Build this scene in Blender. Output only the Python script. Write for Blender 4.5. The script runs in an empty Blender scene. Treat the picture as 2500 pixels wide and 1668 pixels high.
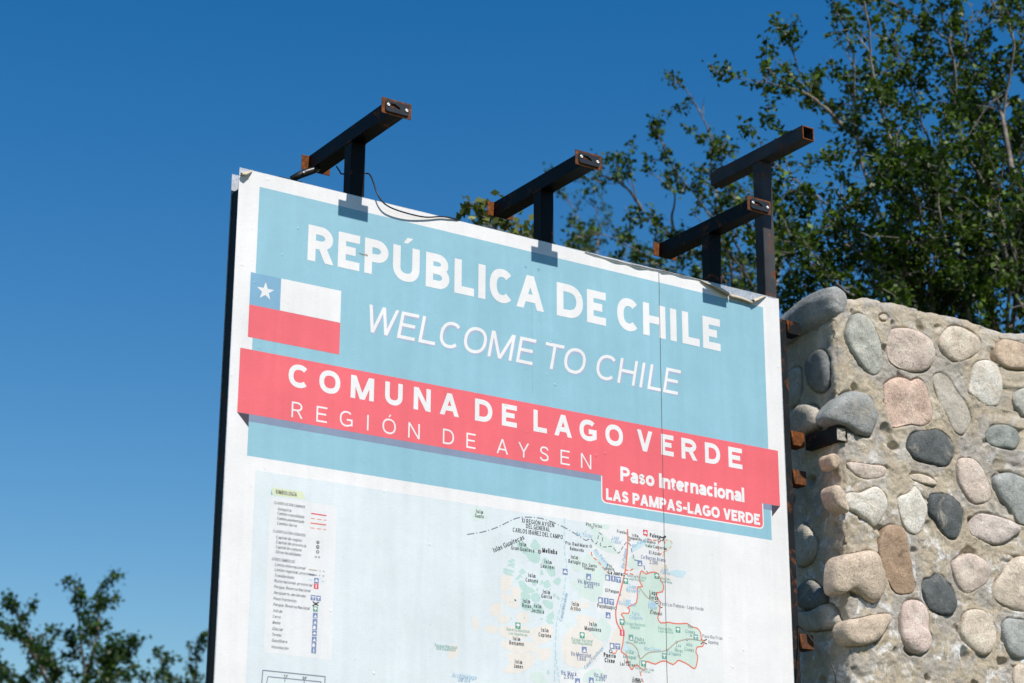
import bpy, math, random
import numpy as np
from mathutils import Vector, Matrix, noise

scene = bpy.context.scene
col = scene.collection

# ------------------------------------------------------------------ camera, sky, sun, exposure
cam = bpy.data.cameras.new('camera')
cam_ob = bpy.data.objects.new('camera', cam)
col.objects.link(cam_ob)
right = Vector((0.83590232, -0.54886522, 0.00377957))
up = Vector((-0.17572775, -0.26109092, 0.94918454))
fwd = Vector((0.51998757, 0.79408973, 0.31469735))
cam_ob.matrix_world = Matrix(((right.x, up.x, -fwd.x, -2.66690453),
                              (right.y, up.y, -fwd.y, -5.77366098),
                              (right.z, up.z, -fwd.z, 1.59963134),
                              (0, 0, 0, 1)))
cam.sensor_width = 36.0
cam.lens = 70.307
cam.clip_start = 0.05
cam.clip_end = 3000.0
cam.dof.use_dof = True
cam.dof.focus_distance = 7.4
cam.dof.aperture_fstop = 4.0
scene.camera = cam_ob

SUN_DIR = Vector((-0.0165, 0.262, -0.298)).normalized()       # the way the light travels
world = bpy.data.worlds.new('World')
scene.world = world
world.use_nodes = True
wn = world.node_tree
bg = wn.nodes['Background']
sky = wn.nodes.new('ShaderNodeTexSky')
sky.sky_type = 'NISHITA'
sky.sun_disc = False
sky.sun_elevation = math.radians(48.6)
sky.sun_rotation = math.radians(176.4)
sky.altitude = 600
sky.air_density = 1.5
sky.dust_density = 0.0
sky.ozone_density = 3.5
sat = wn.nodes.new('ShaderNodeHueSaturation')
sat.inputs['Saturation'].default_value = 1.46
sat.inputs['Hue'].default_value = 0.506
wn.links.new(sky.outputs['Color'], sat.inputs['Color'])
wn.links.new(sat.outputs['Color'], bg.inputs['Color'])
bg.inputs['Strength'].default_value = 0.098

sun = bpy.data.lights.new('sun', 'SUN')
sun.energy = 5.0
sun.angle = math.radians(0.53)
sun.color = (1.0, 0.93, 0.845)
sun_ob = bpy.data.objects.new('sun', sun)
sun_ob.rotation_euler = SUN_DIR.to_track_quat('-Z', 'Y').to_euler()
sun_ob.location = (0, -20, 30)
col.objects.link(sun_ob)

scene.view_settings.view_transform = 'Standard'
scene.view_settings.look = 'None'
scene.view_settings.exposure = 0.03
scene.view_settings.gamma = 1.0
scene.view_settings.use_curve_mapping = False

# ------------------------------------------------------------------ helpers
random.seed(7)
TOP = 4.308                       # height of the sign's top edge above the ground
MATS = {}


def nt(name):
    m = bpy.data.materials.new(name)
    m.use_nodes = True
    t = m.node_tree
    return m, t, t.nodes['Principled BSDF']


def node(t, kind, **kw):
    n = t.nodes.new(kind)
    for k, v in kw.items():
        if k.startswith('in_'):
            n.inputs[k[3:].replace('_', ' ')].default_value = v
        else:
            setattr(n, k, v)
    return n


def ramp(t, stops):
    n = t.nodes.new('ShaderNodeValToRGB')
    el = n.color_ramp.elements
    while len(el) < len(stops):
        el.new(0.5)
    for e, (p, c) in zip(el, stops):
        e.position = p
        e.color = (c[0], c[1], c[2], 1) if not isinstance(c, (int, float)) else (c, c, c, 1)
    return n


def mixc(t, fac, a, b, mode='MIX'):
    n = t.nodes.new('ShaderNodeMix')
    n.data_type = 'RGBA'
    n.blend_type = mode
    for sock, v in ((n.inputs[0], fac), (n.inputs[6], a), (n.inputs[7], b)):
        if isinstance(v, bpy.types.NodeSocket):
            t.links.new(v, sock)
        elif isinstance(v, (int, float)):
            sock.default_value = v
        else:
            sock.default_value = (v[0], v[1], v[2], 1)
    return n.outputs[2]


def coords(t):
    return node(t, 'ShaderNodeTexCoord').outputs['Object']


def noise_tex(t, vec, scale, detail=4, rough=0.55, dist=0.0):
    n = node(t, 'ShaderNodeTexNoise')
    n.inputs['Scale'].default_value = scale
    n.inputs['Detail'].default_value = detail
    n.inputs['Roughness'].default_value = rough
    n.inputs['Distortion'].default_value = dist
    t.links.new(vec, n.inputs['Vector'])
    return n.outputs['Fac']


def bump(t, height, strength, dist, normal=None):
    b = node(t, 'ShaderNodeBump')
    b.inputs['Strength'].default_value = strength
    b.inputs['Distance'].default_value = dist
    t.links.new(height, b.inputs['Height'])
    if normal is not None:
        t.links.new(normal, b.inputs['Normal'])
    return b.outputs['Normal']


def vinyl(name, c, rough=0.5):
    """weathered printed film: faint mottling, dust, small bubbles and waves"""
    if name in MATS:
        return MATS[name]
    m, t, p = nt(name)
    v = coords(t)
    big = ramp(t, [(0.3, 0.89), (0.7, 1.0)])
    t.links.new(noise_tex(t, v, 3.0, 5, 0.6), big.inputs[0])
    fine = ramp(t, [(0.3, 0.94), (0.7, 1.04)])
    t.links.new(noise_tex(t, v, 420.0, 2, 0.5), fine.inputs[0])
    mp = node(t, 'ShaderNodeMapping')
    mp.inputs['Scale'].default_value = (40.0, 1.0, 500.0)
    t.links.new(v, mp.inputs['Vector'])
    weave = ramp(t, [(0.35, 0.965), (0.65, 1.02)])
    t.links.new(noise_tex(t, mp.outputs[0], 1.0, 2, 0.5), weave.inputs[0])
    spots = ramp(t, [(0.0, 0.62), (0.035, 0.8), (0.05, 1.0)])
    vo = node(t, 'ShaderNodeTexVoronoi')
    vo.inputs['Scale'].default_value = 9.0
    t.links.new(v, vo.inputs['Vector'])
    t.links.new(vo.outputs['Distance'], spots.inputs[0])
    a = mixc(t, 1.0, c, big.outputs[0], 'MULTIPLY')
    a = mixc(t, 1.0, a, fine.outputs[0], 'MULTIPLY')
    a = mixc(t, 1.0, a, weave.outputs[0], 'MULTIPLY')
    ms = node(t, 'ShaderNodeMapping')
    ms.inputs['Scale'].default_value = (16.0, 1.0, 1.1)
    t.links.new(v, ms.inputs['Vector'])
    streak = ramp(t, [(0.35, 0.94), (0.6, 1.0)])
    t.links.new(noise_tex(t, ms.outputs[0], 1.0, 5, 0.65, 0.3), streak.inputs[0])
    a = mixc(t, 1.0, a, streak.outputs[0], 'MULTIPLY')
    a = mixc(t, 0.35, a, spots.outputs[0], 'MULTIPLY')
    t.links.new(a, p.inputs['Base Color'])
    p.inputs['Roughness'].default_value = rough
    p.inputs['Specular IOR Level'].default_value = 0.25
    waves = noise_tex(t, v, 5.0, 3, 0.5)
    n1 = bump(t, waves, 0.35, 0.012)
    grit = noise_tex(t, v, 160.0, 3, 0.6)
    n2 = bump(t, grit, 0.25, 0.0012, n1)
    vb = node(t, 'ShaderNodeTexVoronoi')
    vb.inputs['Scale'].default_value = 14.0
    vb.inputs['Randomness'].default_value = 1.0
    t.links.new(v, vb.inputs['Vector'])
    br = ramp(t, [(0.0, 1.0), (0.09, 0.0)])
    t.links.new(vb.outputs['Distance'], br.inputs[0])
    gate = ramp(t, [(0.52, 0.0), (0.60, 1.0)])
    t.links.new(noise_tex(t, v, 2.3, 2, 0.5), gate.inputs[0])
    bub = mixc(t, 1.0, br.outputs[0], gate.outputs[0], 'MULTIPLY')
    n3 = bump(t, bub, 0.6, 0.0035, n2)
    t.links.new(n3, p.inputs['Normal'])
    MATS[name] = m
    return m


def steel(name, paint, rust_lo, rust_hi, rough=0.5, scale=16.0):
    """painted steel with rust breaking through"""
    m, t, p = nt(name)
    v = coords(t)
    n = noise_tex(t, v, scale, 8, 0.68, 0.6)
    fac = ramp(t, [(rust_lo, 0.0), (rust_hi, 1.0)])
    t.links.new(n, fac.inputs[0])
    rc = ramp(t, [(0.3, (0.05, 0.018, 0.009)), (0.55, (0.19, 0.062, 0.018)), (0.75, (0.36, 0.14, 0.04))])
    t.links.new(noise_tex(t, v, 70.0, 6, 0.7), rc.inputs[0])
    pc = ramp(t, [(0.3, tuple(x * 0.7 for x in paint)), (0.7, tuple(x * 1.4 for x in paint))])
    t.links.new(noise_tex(t, v, 9.0, 5, 0.6), pc.inputs[0])
    t.links.new(mixc(t, fac.outputs[0], pc.outputs[0], rc.outputs[0]), p.inputs['Base Color'])
    p.inputs['Specular IOR Level'].default_value = 0.12
    rr = ramp(t, [(0.0, rough), (1.0, 0.85)])
    t.links.new(fac.outputs[0], rr.inputs[0])
    t.links.new(rr.outputs[0], p.inputs['Roughness'])
    t.links.new(bump(t, noise_tex(t, v, 180.0, 5, 0.7), 0.35, 0.002), p.inputs['Normal'])
    return m


def galvanised():
    m, t, p = nt('galvanised_sheet')
    v = coords(t)
    vo = node(t, 'ShaderNodeTexVoronoi')
    vo.inputs['Scale'].default_value = 190.0
    t.links.new(v, vo.inputs['Vector'])
    c = ramp(t, [(0.0, (0.34, 0.37, 0.41)), (1.0, (0.62, 0.66, 0.70))])
    t.links.new(vo.outputs['Color'], c.inputs[0])
    d = ramp(t, [(0.35, 0.75), (0.65, 1.0)])
    t.links.new(noise_tex(t, v, 22.0, 5, 0.65), d.inputs[0])
    t.links.new(mixc(t, 1.0, c.outputs[0], d.outputs[0], 'MULTIPLY'), p.inputs['Base Color'])
    p.inputs['Metallic'].default_value = 0.45
    p.inputs['Roughness'].default_value = 0.5
    return m


def plain(name, c, rough=0.6, metallic=0.0, var=0.2, scale=40.0):
    if name in MATS:
        return MATS[name]
    m, t, p = nt(name)
    v = coords(t)
    r = ramp(t, [(0.3, tuple(x * (1 - var) for x in c)), (0.7, tuple(min(1, x * (1 + var)) for x in c))])
    t.links.new(noise_tex(t, v, scale, 4, 0.6), r.inputs[0])
    t.links.new(r.outputs[0], p.inputs['Base Color'])
    p.inputs['Roughness'].default_value = rough
    p.inputs['Metallic'].default_value = metallic
    MATS[name] = m
    return m


def link(o, label=None, category=None, group=None, kind=None):
    col.objects.link(o)
    for k, v in (('label', label), ('category', category), ('group', group), ('kind', kind)):
        if v:
            o[k] = v
    return o


def empty(name, loc, label, category, group=None):
    o = bpy.data.objects.new(name, None)
    o.location = loc
    o.empty_display_size = 0.2
    return link(o, label, category, group)


def origin(o):
    v = Vector((0, 0, 0))
    while o is not None:
        v = v + o.location
        o = o.parent
    return v


def mesh(name, verts, faces, mat, parent=None, smooth=False, **kw):
    """one mesh object from world-space vertices, placed under its parent"""
    off = origin(parent)
    me = bpy.data.meshes.new(name)
    me.from_pydata([(v[0] - off.x, v[1] - off.y, v[2] - off.z) for v in verts], [], faces)
    me.update()
    if smooth:
        me.polygons.foreach_set('use_smooth', [True] * len(me.polygons))
    if mat:
        me.materials.append(mat)
    o = bpy.data.objects.new(name, me)
    o.parent = parent
    return link(o, **kw)


def box(x0, x1, y0, y1, z0, z1, bev=0.0):
    """bevelled box (bevel on the edges along every axis by chamfer)"""
    if bev <= 0:
        v = [(x, y, z) for x in (x0, x1) for y in (y0, y1) for z in (z0, z1)]
        f = [(0, 1, 3, 2), (4, 6, 7, 5), (0, 4, 5, 1), (2, 3, 7, 6), (0, 2, 6, 4), (1, 5, 7, 3)]
        return v, f
    b = bev
    X, Y, Z = (x0, x1), (y0, y1), (z0, z1)
    v, idx = [], {}
    for i in (0, 1):
        for j in (0, 1):
            for k in (0, 1):
                sx, sy, sz = (b if i == 0 else -b), (b if j == 0 else -b), (b if k == 0 else -b)
                for a, pnt in (('x', (X[i], Y[j] + sy, Z[k] + sz)), ('y', (X[i] + sx, Y[j], Z[k] + sz)), ('z', (X[i] + sx, Y[j] + sy, Z[k]))):
                    idx[(i, j, k, a)] = len(v)
                    v.append(pnt)
    f = []
    q = ((0, 0), (1, 0), (1, 1), (0, 1))
    for i in (0, 1):
        f.append([idx[(i, a, c, 'x')] for a, c in q][::1 if i else -1])
        f.append([idx[(a, i, c, 'y')] for a, c in q][::-1 if i else 1])
        f.append([idx[(a, c, i, 'z')] for a, c in q][::1 if i else -1])
    for a in (0, 1):
        for c in (0, 1):
            f.append([idx[(0, a, c, 'y')], idx[(1, a, c, 'y')], idx[(1, a, c, 'z')], idx[(0, a, c, 'z')]])
            f.append([idx[(a, 0, c, 'x')], idx[(a, 1, c, 'x')], idx[(a, 1, c, 'z')], idx[(a, 0, c, 'z')]])
            f.append([idx[(a, c, 0, 'x')], idx[(a, c, 1, 'x')], idx[(a, c, 1, 'y')], idx[(a, c, 0, 'y')]])
            for d in (0, 1):
                f.append([idx[(a, c, d, 'x')], idx[(a, c, d, 'y')], idx[(a, c, d, 'z')]])
    return v, f


def joined(parts):
    V, F = [], []
    for v, f in parts:
        o = len(V)
        V += list(v)
        F += [tuple(i + o for i in q) for q in f]
    return V, F


def tube(pts, radii, sides=8, caps=True):
    P = [Vector(p) for p in pts]
    V, F = [], []
    n = len(P)
    ref = Vector((0.31, 0.17, 0.93))
    for i in range(n):
        d = (P[min(i + 1, n - 1)] - P[max(i - 1, 0)]).normalized()
        a = d.cross(ref)
        if a.length < 1e-3:
            a = d.cross(Vector((1, 0, 0)))
        a.normalize()
        b = d.cross(a)
        r = radii[i] if hasattr(radii, '__len__') else radii
        for k in range(sides):
            th = 2 * math.pi * k / sides
            V.append(P[i] + a * (r * math.cos(th)) + b * (r * math.sin(th)))
    for i in range(n - 1):
        for k in range(sides):
            F.append((i * sides + k, i * sides + (k + 1) % sides, (i + 1) * sides + (k + 1) % sides, (i + 1) * sides + k))
    if caps:
        F.append(tuple(range(sides))[::-1])
        F.append(tuple((n - 1) * sides + k for k in range(sides)))
    return V, F


def spline(pts, per=6, closed=False):
    """Catmull-Rom through the points"""
    P = [np.array(p, float) for p in pts]
    n = len(P)
    out = []
    rng = range(n) if closed else range(n - 1)
    for i in rng:
        if closed:
            a, b, c, d = P[(i - 1) % n], P[i], P[(i + 1) % n], P[(i + 2) % n]
        else:
            a, b, c, d = P[max(i - 1, 0)], P[i], P[i + 1], P[min(i + 2, n - 1)]
        for k in range(per):
            t = k / per
            out.append(0.5 * ((2 * b) + (c - a) * t + (2 * a - 5 * b + 4 * c - d) * t * t + (3 * b - a - 3 * c + d) * t ** 3))
    if not closed:
        out.append(P[-1])
    return out


# ------------------------------------------------------------------ surveyed outlines (metres)
FRONT_STONES = [
    ('green_grey', 0.04, 0, [(2.6173, 4.1778), (2.6605, 4.2472), (2.7105, 4.254), (2.7586, 4.2297), (2.7906, 4.177), (2.8115, 4.0917), (2.8024, 4.0457), (2.7682, 4.0148), (2.7224, 4.0177), (2.6687, 4.0549), (2.6295, 4.0973), (2.6134, 4.1384)]),
    ('pink_beige', 0.032, 0, [(2.8407, 4.1751), (2.8656, 4.2191), (2.9106, 4.2377), (2.9842, 4.2443), (3.0566, 4.2266), (3.0979, 4.1887), (3.1, 4.1436), (3.0755, 4.0996), (3.0214, 4.0704), (2.9478, 4.063), (2.8832, 4.0711), (2.8489, 4.0928), (2.8377, 4.1354)]),
    ('pale_beige', 0.03, 0, [(3.1399, 4.2421), (3.1894, 4.2916), (3.2363, 4.3075), (3.2972, 4.3062), (3.3572, 4.2914), (3.3849, 4.2587), (3.3658, 4.2204), (3.3083, 4.1811), (3.2447, 4.1514), (3.1922, 4.1545), (3.149, 4.1752), (3.133, 4.2065)]),
    ('tan', 0.03, 0, [(3.4702, 4.2569), (3.5055, 4.2956), (3.554, 4.3076), (3.6506, 4.3048), (3.7122, 4.2954), (3.7273, 4.2507), (3.7017, 4.2019), (3.6376, 4.1859), (3.5402, 4.1762), (3.4862, 4.1841), (3.462, 4.2147)]),
    ('pale_speckled', 0.03, 0, [(3.3183, 4.1255), (3.3534, 4.172), (3.4167, 4.1891), (3.4697, 4.1754), (3.488, 4.1264), (3.4893, 4.0631), (3.4596, 4.0007), (3.3891, 3.989), (3.3226, 4.0121), (3.2939, 4.0299), (3.3061, 4.0776)]),
    ('rose', 0.022, 0, [(2.8111, 3.9699), (2.8344, 3.996), (2.8793, 4.0204), (2.923, 4.0252), (2.9588, 4.0186), (2.9965, 4.0352), (3.0318, 4.0189), (3.0499, 3.9717), (3.0669, 3.9133), (3.0594, 3.8676), (3.0094, 3.8375), (2.944, 3.8353), (2.8631, 3.8087), (2.8283, 3.8194), (2.8161, 3.8939)]),
    ('grey_beige', 0.012, 0, [(3.0946, 4.0635), (3.1411, 4.0858), (3.1844, 4.0679), (3.2249, 4.0182), (3.2665, 3.98), (3.2945, 3.9168), (3.2629, 3.8612), (3.2303, 3.8337), (3.1864, 3.8435), (3.1538, 3.894), (3.1213, 3.9446), (3.0972, 4.0077)]),
    ('blue_grey', 0.045, 1, [(2.4798, 3.7954), (2.5023, 3.8311), (2.5458, 3.8705), (2.5964, 3.9087), (2.6455, 3.917), (2.701, 3.9128), (2.7406, 3.8759), (2.7584, 3.8299), (2.7331, 3.7718), (2.7104, 3.7466), (2.6479, 3.7476), (2.5801, 3.7636), (2.5187, 3.7644), (2.4854, 3.775)]),
    ('dark_slate', 0.032, 0, [(2.919, 3.7466), (2.9398, 3.7826), (2.9779, 3.8077), (3.0447, 3.8238), (3.0969, 3.8349), (3.1468, 3.815), (3.1765, 3.7753), (3.1725, 3.7305), (3.1278, 3.6853), (3.0545, 3.6826), (2.9896, 3.6866), (2.9468, 3.6911), (2.9204, 3.7196)]),
    ('green_slate', 0.02, 0, [(3.3682, 3.8554), (3.4027, 3.8947), (3.4585, 3.915), (3.5209, 3.9193), (3.5654, 3.8978), (3.5776, 3.8654), (3.5418, 3.8229), (3.4792, 3.8162), (3.4101, 3.8168), (3.3737, 3.8337)]),
    ('green_grey', 0.025, 0, [(3.5504, 4.0504), (3.5856, 4.0853), (3.6433, 4.1068), (3.7049, 4.0881), (3.7111, 4.0367), (3.6612, 3.9821), (3.6056, 3.9788), (3.5761, 3.997), (3.5547, 4.0165)]),
    ('pink_beige', 0.02, 0, [(2.5842, 3.6155), (2.626, 3.627), (2.709, 3.6287), (2.7792, 3.6337), (2.7989, 3.6152), (2.7689, 3.5895), (2.6911, 3.5703), (2.6163, 3.5832)]),
    ('pink_beige', 0.03, 0, [(3.1972, 3.7176), (3.2438, 3.7384), (3.3033, 3.7335), (3.3448, 3.6951), (3.377, 3.6387), (3.3752, 3.5832), (3.3239, 3.5596), (3.2709, 3.5523), (3.2219, 3.5838), (3.19, 3.6395)]),
    ('grey', 0.032, 0, [(3.3952, 3.6691), (3.4442, 3.7013), (3.522, 3.7098), (3.6429, 3.6765), (3.6578, 3.5998), (3.625, 3.5171), (3.5384, 3.5029), (3.4824, 3.5536), (3.418, 3.5946)]),
    ('pale_beige', 0.014, 0, [(2.9191, 3.614), (2.9633, 3.6296), (3.028, 3.627), (3.0697, 3.6059), (3.0393, 3.5896), (2.975, 3.5978)]),
    ('tan', 0.02, 1, [(2.4862, 3.6219), (2.5044, 3.643), (2.5313, 3.6392), (2.5433, 3.6146), (2.5279, 3.5861), (2.501, 3.5873)]),
    ('pale_beige', 0.01, 0, [(2.8079, 4.2672), (2.827, 4.2822), (2.8486, 4.2807), (2.8487, 4.2638), (2.825, 4.2553)]),
    ('tan_beige', 0.03, 1, [(2.4883, 3.4904), (2.5101, 3.5169), (2.5333, 3.5098), (2.5556, 3.4894), (2.5604, 3.4588), (2.5753, 3.427), (2.5677, 3.414), (2.5378, 3.422), (2.5054, 3.4409)]),
    ('pale_speckled', 0.035, 0, [(2.5652, 3.4803), (2.5903, 3.5005), (2.6453, 3.5062), (2.688, 3.5269), (2.7307, 3.543), (2.7707, 3.5195), (2.7873, 3.4794), (2.7719, 3.4404), (2.7191, 3.381), (2.6855, 3.3922), (2.6259, 3.4208), (2.5824, 3.4316), (2.5656, 3.4543)]),
    ('white_quartz', 0.025, 0, [(2.8546, 3.5152), (2.9136, 3.5448), (2.9446, 3.576), (2.9772, 3.5376), (3.0022, 3.4927), (2.9908, 3.4431), (2.9501, 3.3819), (2.8872, 3.3923), (2.8567, 3.4518)]),
    ('dark_slate', 0.035, 0, [(3.0145, 3.5105), (3.0287, 3.5502), (3.0878, 3.5638), (3.153, 3.5566), (3.2006, 3.5142), (3.2009, 3.4546), (3.1598, 3.39), (3.095, 3.3978), (3.0481, 3.4399), (3.0144, 3.4676)]),
    ('grey_rose', 0.025, 0, [(3.2558, 3.4727), (3.2813, 3.506), (3.3421, 3.5158), (3.4247, 3.5115), (3.4996, 3.4993), (3.5349, 3.4708), (3.4853, 3.4369), (3.413, 3.3976), (3.3374, 3.3936), (3.265, 3.4142), (3.2447, 3.4333)]),
    ('brown', 0.028, 0, [(2.7357, 3.3257), (2.7675, 3.382), (2.8037, 3.3999), (2.8454, 3.3974), (2.8713, 3.3692), (2.8871, 3.3028), (2.9025, 3.2314), (2.9099, 3.149), (2.8524, 3.1296), (2.8111, 3.1327), (2.7794, 3.1704), (2.7489, 3.2236), (2.7327, 3.2838)]),
    ('tan_beige', 0.045, 1, [(2.4844, 3.1567), (2.4979, 3.2141), (2.5332, 3.2438), (2.5878, 3.2582), (2.6706, 3.2787), (2.7104, 3.2603), (2.7343, 3.2115), (2.7482, 3.1668), (2.7267, 3.1079), (2.6902, 3.0743), (2.6367, 3.0827), (2.5781, 3.1117), (2.5234, 3.0904), (2.4843, 3.1012)]),
    ('pink_beige', 0.032, 0, [(3.1283, 3.2846), (3.1752, 3.3196), (3.2207, 3.3359), (3.2791, 3.3296), (3.3284, 3.3032), (3.3391, 3.2615), (3.3134, 3.2263), (3.2431, 3.1864), (3.1977, 3.1707), (3.1561, 3.1925), (3.1313, 3.2372)]),
    ('dark_slate', 0.028, 0, [(2.9533, 3.1643), (2.9667, 3.1971), (3.0068, 3.2096), (3.0297, 3.228), (3.0654, 3.2269), (3.0987, 3.1965), (3.1271, 3.1523), (3.1342, 3.111), (3.102, 3.0736), (3.0302, 3.0686), (2.9819, 3.0842), (2.9641, 3.1238)]),
    ('pale_beige', 0.04, 0, [(3.3476, 3.1981), (3.4002, 3.274), (3.4753, 3.3426), (3.5477, 3.3623), (3.6186, 3.3215), (3.6164, 3.2337), (3.5856, 3.1651), (3.5224, 3.1314), (3.4311, 3.1377), (3.3589, 3.1619)]),
    ('rose_beige', 0.035, 0, [(2.8279, 3.037), (2.8568, 3.0966), (2.9069, 3.1124), (2.9552, 3.1021), (2.9797, 3.0581), (2.9753, 3.006), (2.989, 2.9611), (2.9682, 2.9232), (2.9102, 2.8973), (2.8491, 2.9118), (2.8245, 2.95)]),
    ('tan_beige', 0.04, 1, [(2.5183, 2.9596), (2.5436, 2.9921), (2.6114, 3.0092), (2.6802, 3.0291), (2.7558, 3.0396), (2.7716, 3.0209), (2.7379, 2.9819), (2.7007, 2.9378), (2.6448, 2.9097), (2.5705, 2.8975), (2.526, 2.9255)]),
    ('pale_beige', 0.035, 0, [(3.156, 3.0348), (3.175, 3.0839), (3.2135, 3.1064), (3.2724, 3.1101), (3.3144, 3.0881), (3.3468, 3.0438), (3.342, 2.9958), (3.3074, 2.9453), (3.2616, 2.9253), (3.2054, 2.946), (3.1521, 2.9928)]),
    ('grey', 0.025, 0, [(3.3843, 3.0476), (3.4111, 3.0902), (3.4791, 3.0946), (3.5398, 3.0956), (3.599, 3.0802), (3.5969, 2.9942), (3.5155, 2.9439), (3.4322, 2.9361), (3.3985, 2.9697)]),
]
SIDE_STONES = [
    ('dark_grey', 0.03, [(0.0281, 4.0487), (0.0019, 4.0862), (-0.0467, 4.1063), (-0.0772, 4.0953), (-0.1095, 4.0564), (-0.1074, 3.9695), (-0.0814, 3.9272), (-0.0427, 3.9288), (0.0093, 3.9721)]),
    ('grey_beige', 0.05, [(0.137, 3.8384), (0.0946, 3.8777), (0.0417, 3.8978), (-0.016, 3.8782), (-0.0448, 3.8439), (-0.0537, 3.8039), (-0.0326, 3.7765), (0.0464, 3.7625), (0.1321, 3.7877)]),
    ('grey_beige', 0.02, [(0.1453, 4.0347), (0.1151, 4.066), (0.0673, 4.059), (0.0639, 3.986), (0.084, 3.9192), (0.1248, 3.9072), (0.1453, 3.9677)]),
    ('dark_grey', 0.03, [(0.1439, 3.147), (0.099, 3.1813), (0.0451, 3.1826), (0.0016, 3.1495), (-0.0333, 3.1079), (-0.0157, 3.0698), (0.0603, 3.0663), (0.1352, 3.0987)]),
    ('grey_beige', 0.03, [(0.1449, 3.0691), (0.0607, 3.0612), (-0.046, 3.0752), (-0.094, 3.017), (-0.0988, 2.981), (0.0057, 2.9762), (0.1108, 2.9968)]),
    ('grey_beige', 0.03, [(0.1252, 3.3858), (0.0762, 3.4189), (0.0254, 3.367), (0.0143, 3.3021), (0.0559, 3.2521), (0.1178, 3.2525), (0.1452, 3.3153)]),
]
WALL_TOP = [
    (2.5607, 4.2196),
    (2.5903, 4.2475),
    (2.6151, 4.3053),
    (2.6866, 4.3194),
    (2.7523, 4.3426),
    (2.8026, 4.3424),
    (2.868, 4.3468),
    (2.9483, 4.3455),
    (3.0514, 4.3428),
    (3.2024, 4.3519),
    (3.3167, 4.3507),
    (3.4321, 4.3434),
    (3.5571, 4.3376),
    (3.6566, 4.3593),
]
MAINLAND = [
    (1.4392, 3.256),
    (1.4624, 3.2351),
    (1.4804, 3.2069),
    (1.4644, 3.1745),
    (1.4563, 3.1518),
    (1.4302, 3.14),
    (1.4404, 3.1197),
    (1.4194, 3.0914),
    (1.4217, 3.0574),
    (1.401, 3.0379),
    (1.4085, 3.0132),
    (1.4005, 2.9826),
    (1.4235, 2.9724),
    (1.475, 2.961),
    (1.4799, 2.936),
    (1.5109, 2.9287),
    (1.5364, 2.8867),
    (1.5467, 2.8793),
    (1.5358, 2.8443),
    (1.5198, 2.8132),
    (1.5092, 2.7953),
    (1.4882, 2.764),
    (1.4571, 2.7402),
    (1.4213, 2.7245),
    (1.3554, 2.7103),
    (1.3302, 2.6956),
    (1.3051, 2.6659),
    (1.3049, 2.6116),
    (2.0574, 2.652),
    (2.0585, 3.2805),
    (1.6218, 3.2711),
]
MAP_GREEN = [
    [(1.4392, 3.256), (1.5364, 3.2613), (1.5309, 3.243), (1.5019, 3.2445), (1.4936, 3.2086), (1.4754, 3.2193), (1.452, 3.2402)],
    [(1.4701, 3.2186), (1.4938, 3.2304), (1.5305, 3.2133), (1.5619, 3.191), (1.5772, 3.158), (1.5297, 3.1609), (1.4931, 3.1694), (1.4697, 3.1838)],
    [(1.4354, 3.1385), (1.4562, 3.1432), (1.4873, 3.1254), (1.5343, 3.1137), (1.5444, 3.0803), (1.5124, 3.0422), (1.5067, 3.0072), (1.4751, 2.9695), (1.4339, 2.9778), (1.4031, 2.9829), (1.4059, 3.0129), (1.401, 3.0379), (1.4217, 3.0574), (1.4168, 3.0868)],
    [(1.3733, 3.1116), (1.394, 3.1313), (1.4146, 3.1252), (1.4143, 3.0908), (1.4038, 3.0724), (1.3782, 3.078)],
    [(1.3778, 3.0353), (1.3933, 3.0413), (1.3983, 3.0206), (1.4084, 3.009), (1.3879, 3.0067), (1.3752, 3.018)],
    [(1.6303, 3.1514), (1.6519, 3.1628), (1.6727, 3.1303), (1.667, 3.1121), (1.6349, 3.1127), (1.6165, 3.1236)],
    [(1.7015, 3.2173), (1.7231, 3.2156), (1.7501, 3.2102), (1.7281, 3.1986), (1.7039, 3.2044)],
    [(1.4795, 2.9021), (1.5056, 2.9154), (1.5313, 2.8989), (1.5441, 2.879), (1.5306, 2.848), (1.5045, 2.8349), (1.4737, 2.8423), (1.4585, 2.8703)],
    [(1.3488, 2.8759), (1.3615, 2.8856), (1.3665, 2.8694), (1.3563, 2.8566)],
    [(1.1963, 2.6878), (1.2357, 2.6995), (1.2554, 2.6808), (1.2703, 2.6629), (1.2159, 2.6582)],
    [(1.4313, 2.7129), (1.4827, 2.7342), (1.5081, 2.7156), (1.5026, 2.683), (1.4463, 2.6782), (1.4158, 2.6867)],
    [(1.7946, 3.2424), (1.8166, 3.243), (1.8271, 3.2243), (1.8101, 3.2043), (1.7948, 3.2069)],
    [(0.9413, 3.2409), (0.9608, 3.2393), (0.9678, 3.2592), (0.9875, 3.2471), (1.0022, 3.2428), (1.0161, 3.2193), (0.9927, 3.212), (0.9612, 3.1994), (0.9489, 3.2188)],
]
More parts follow.
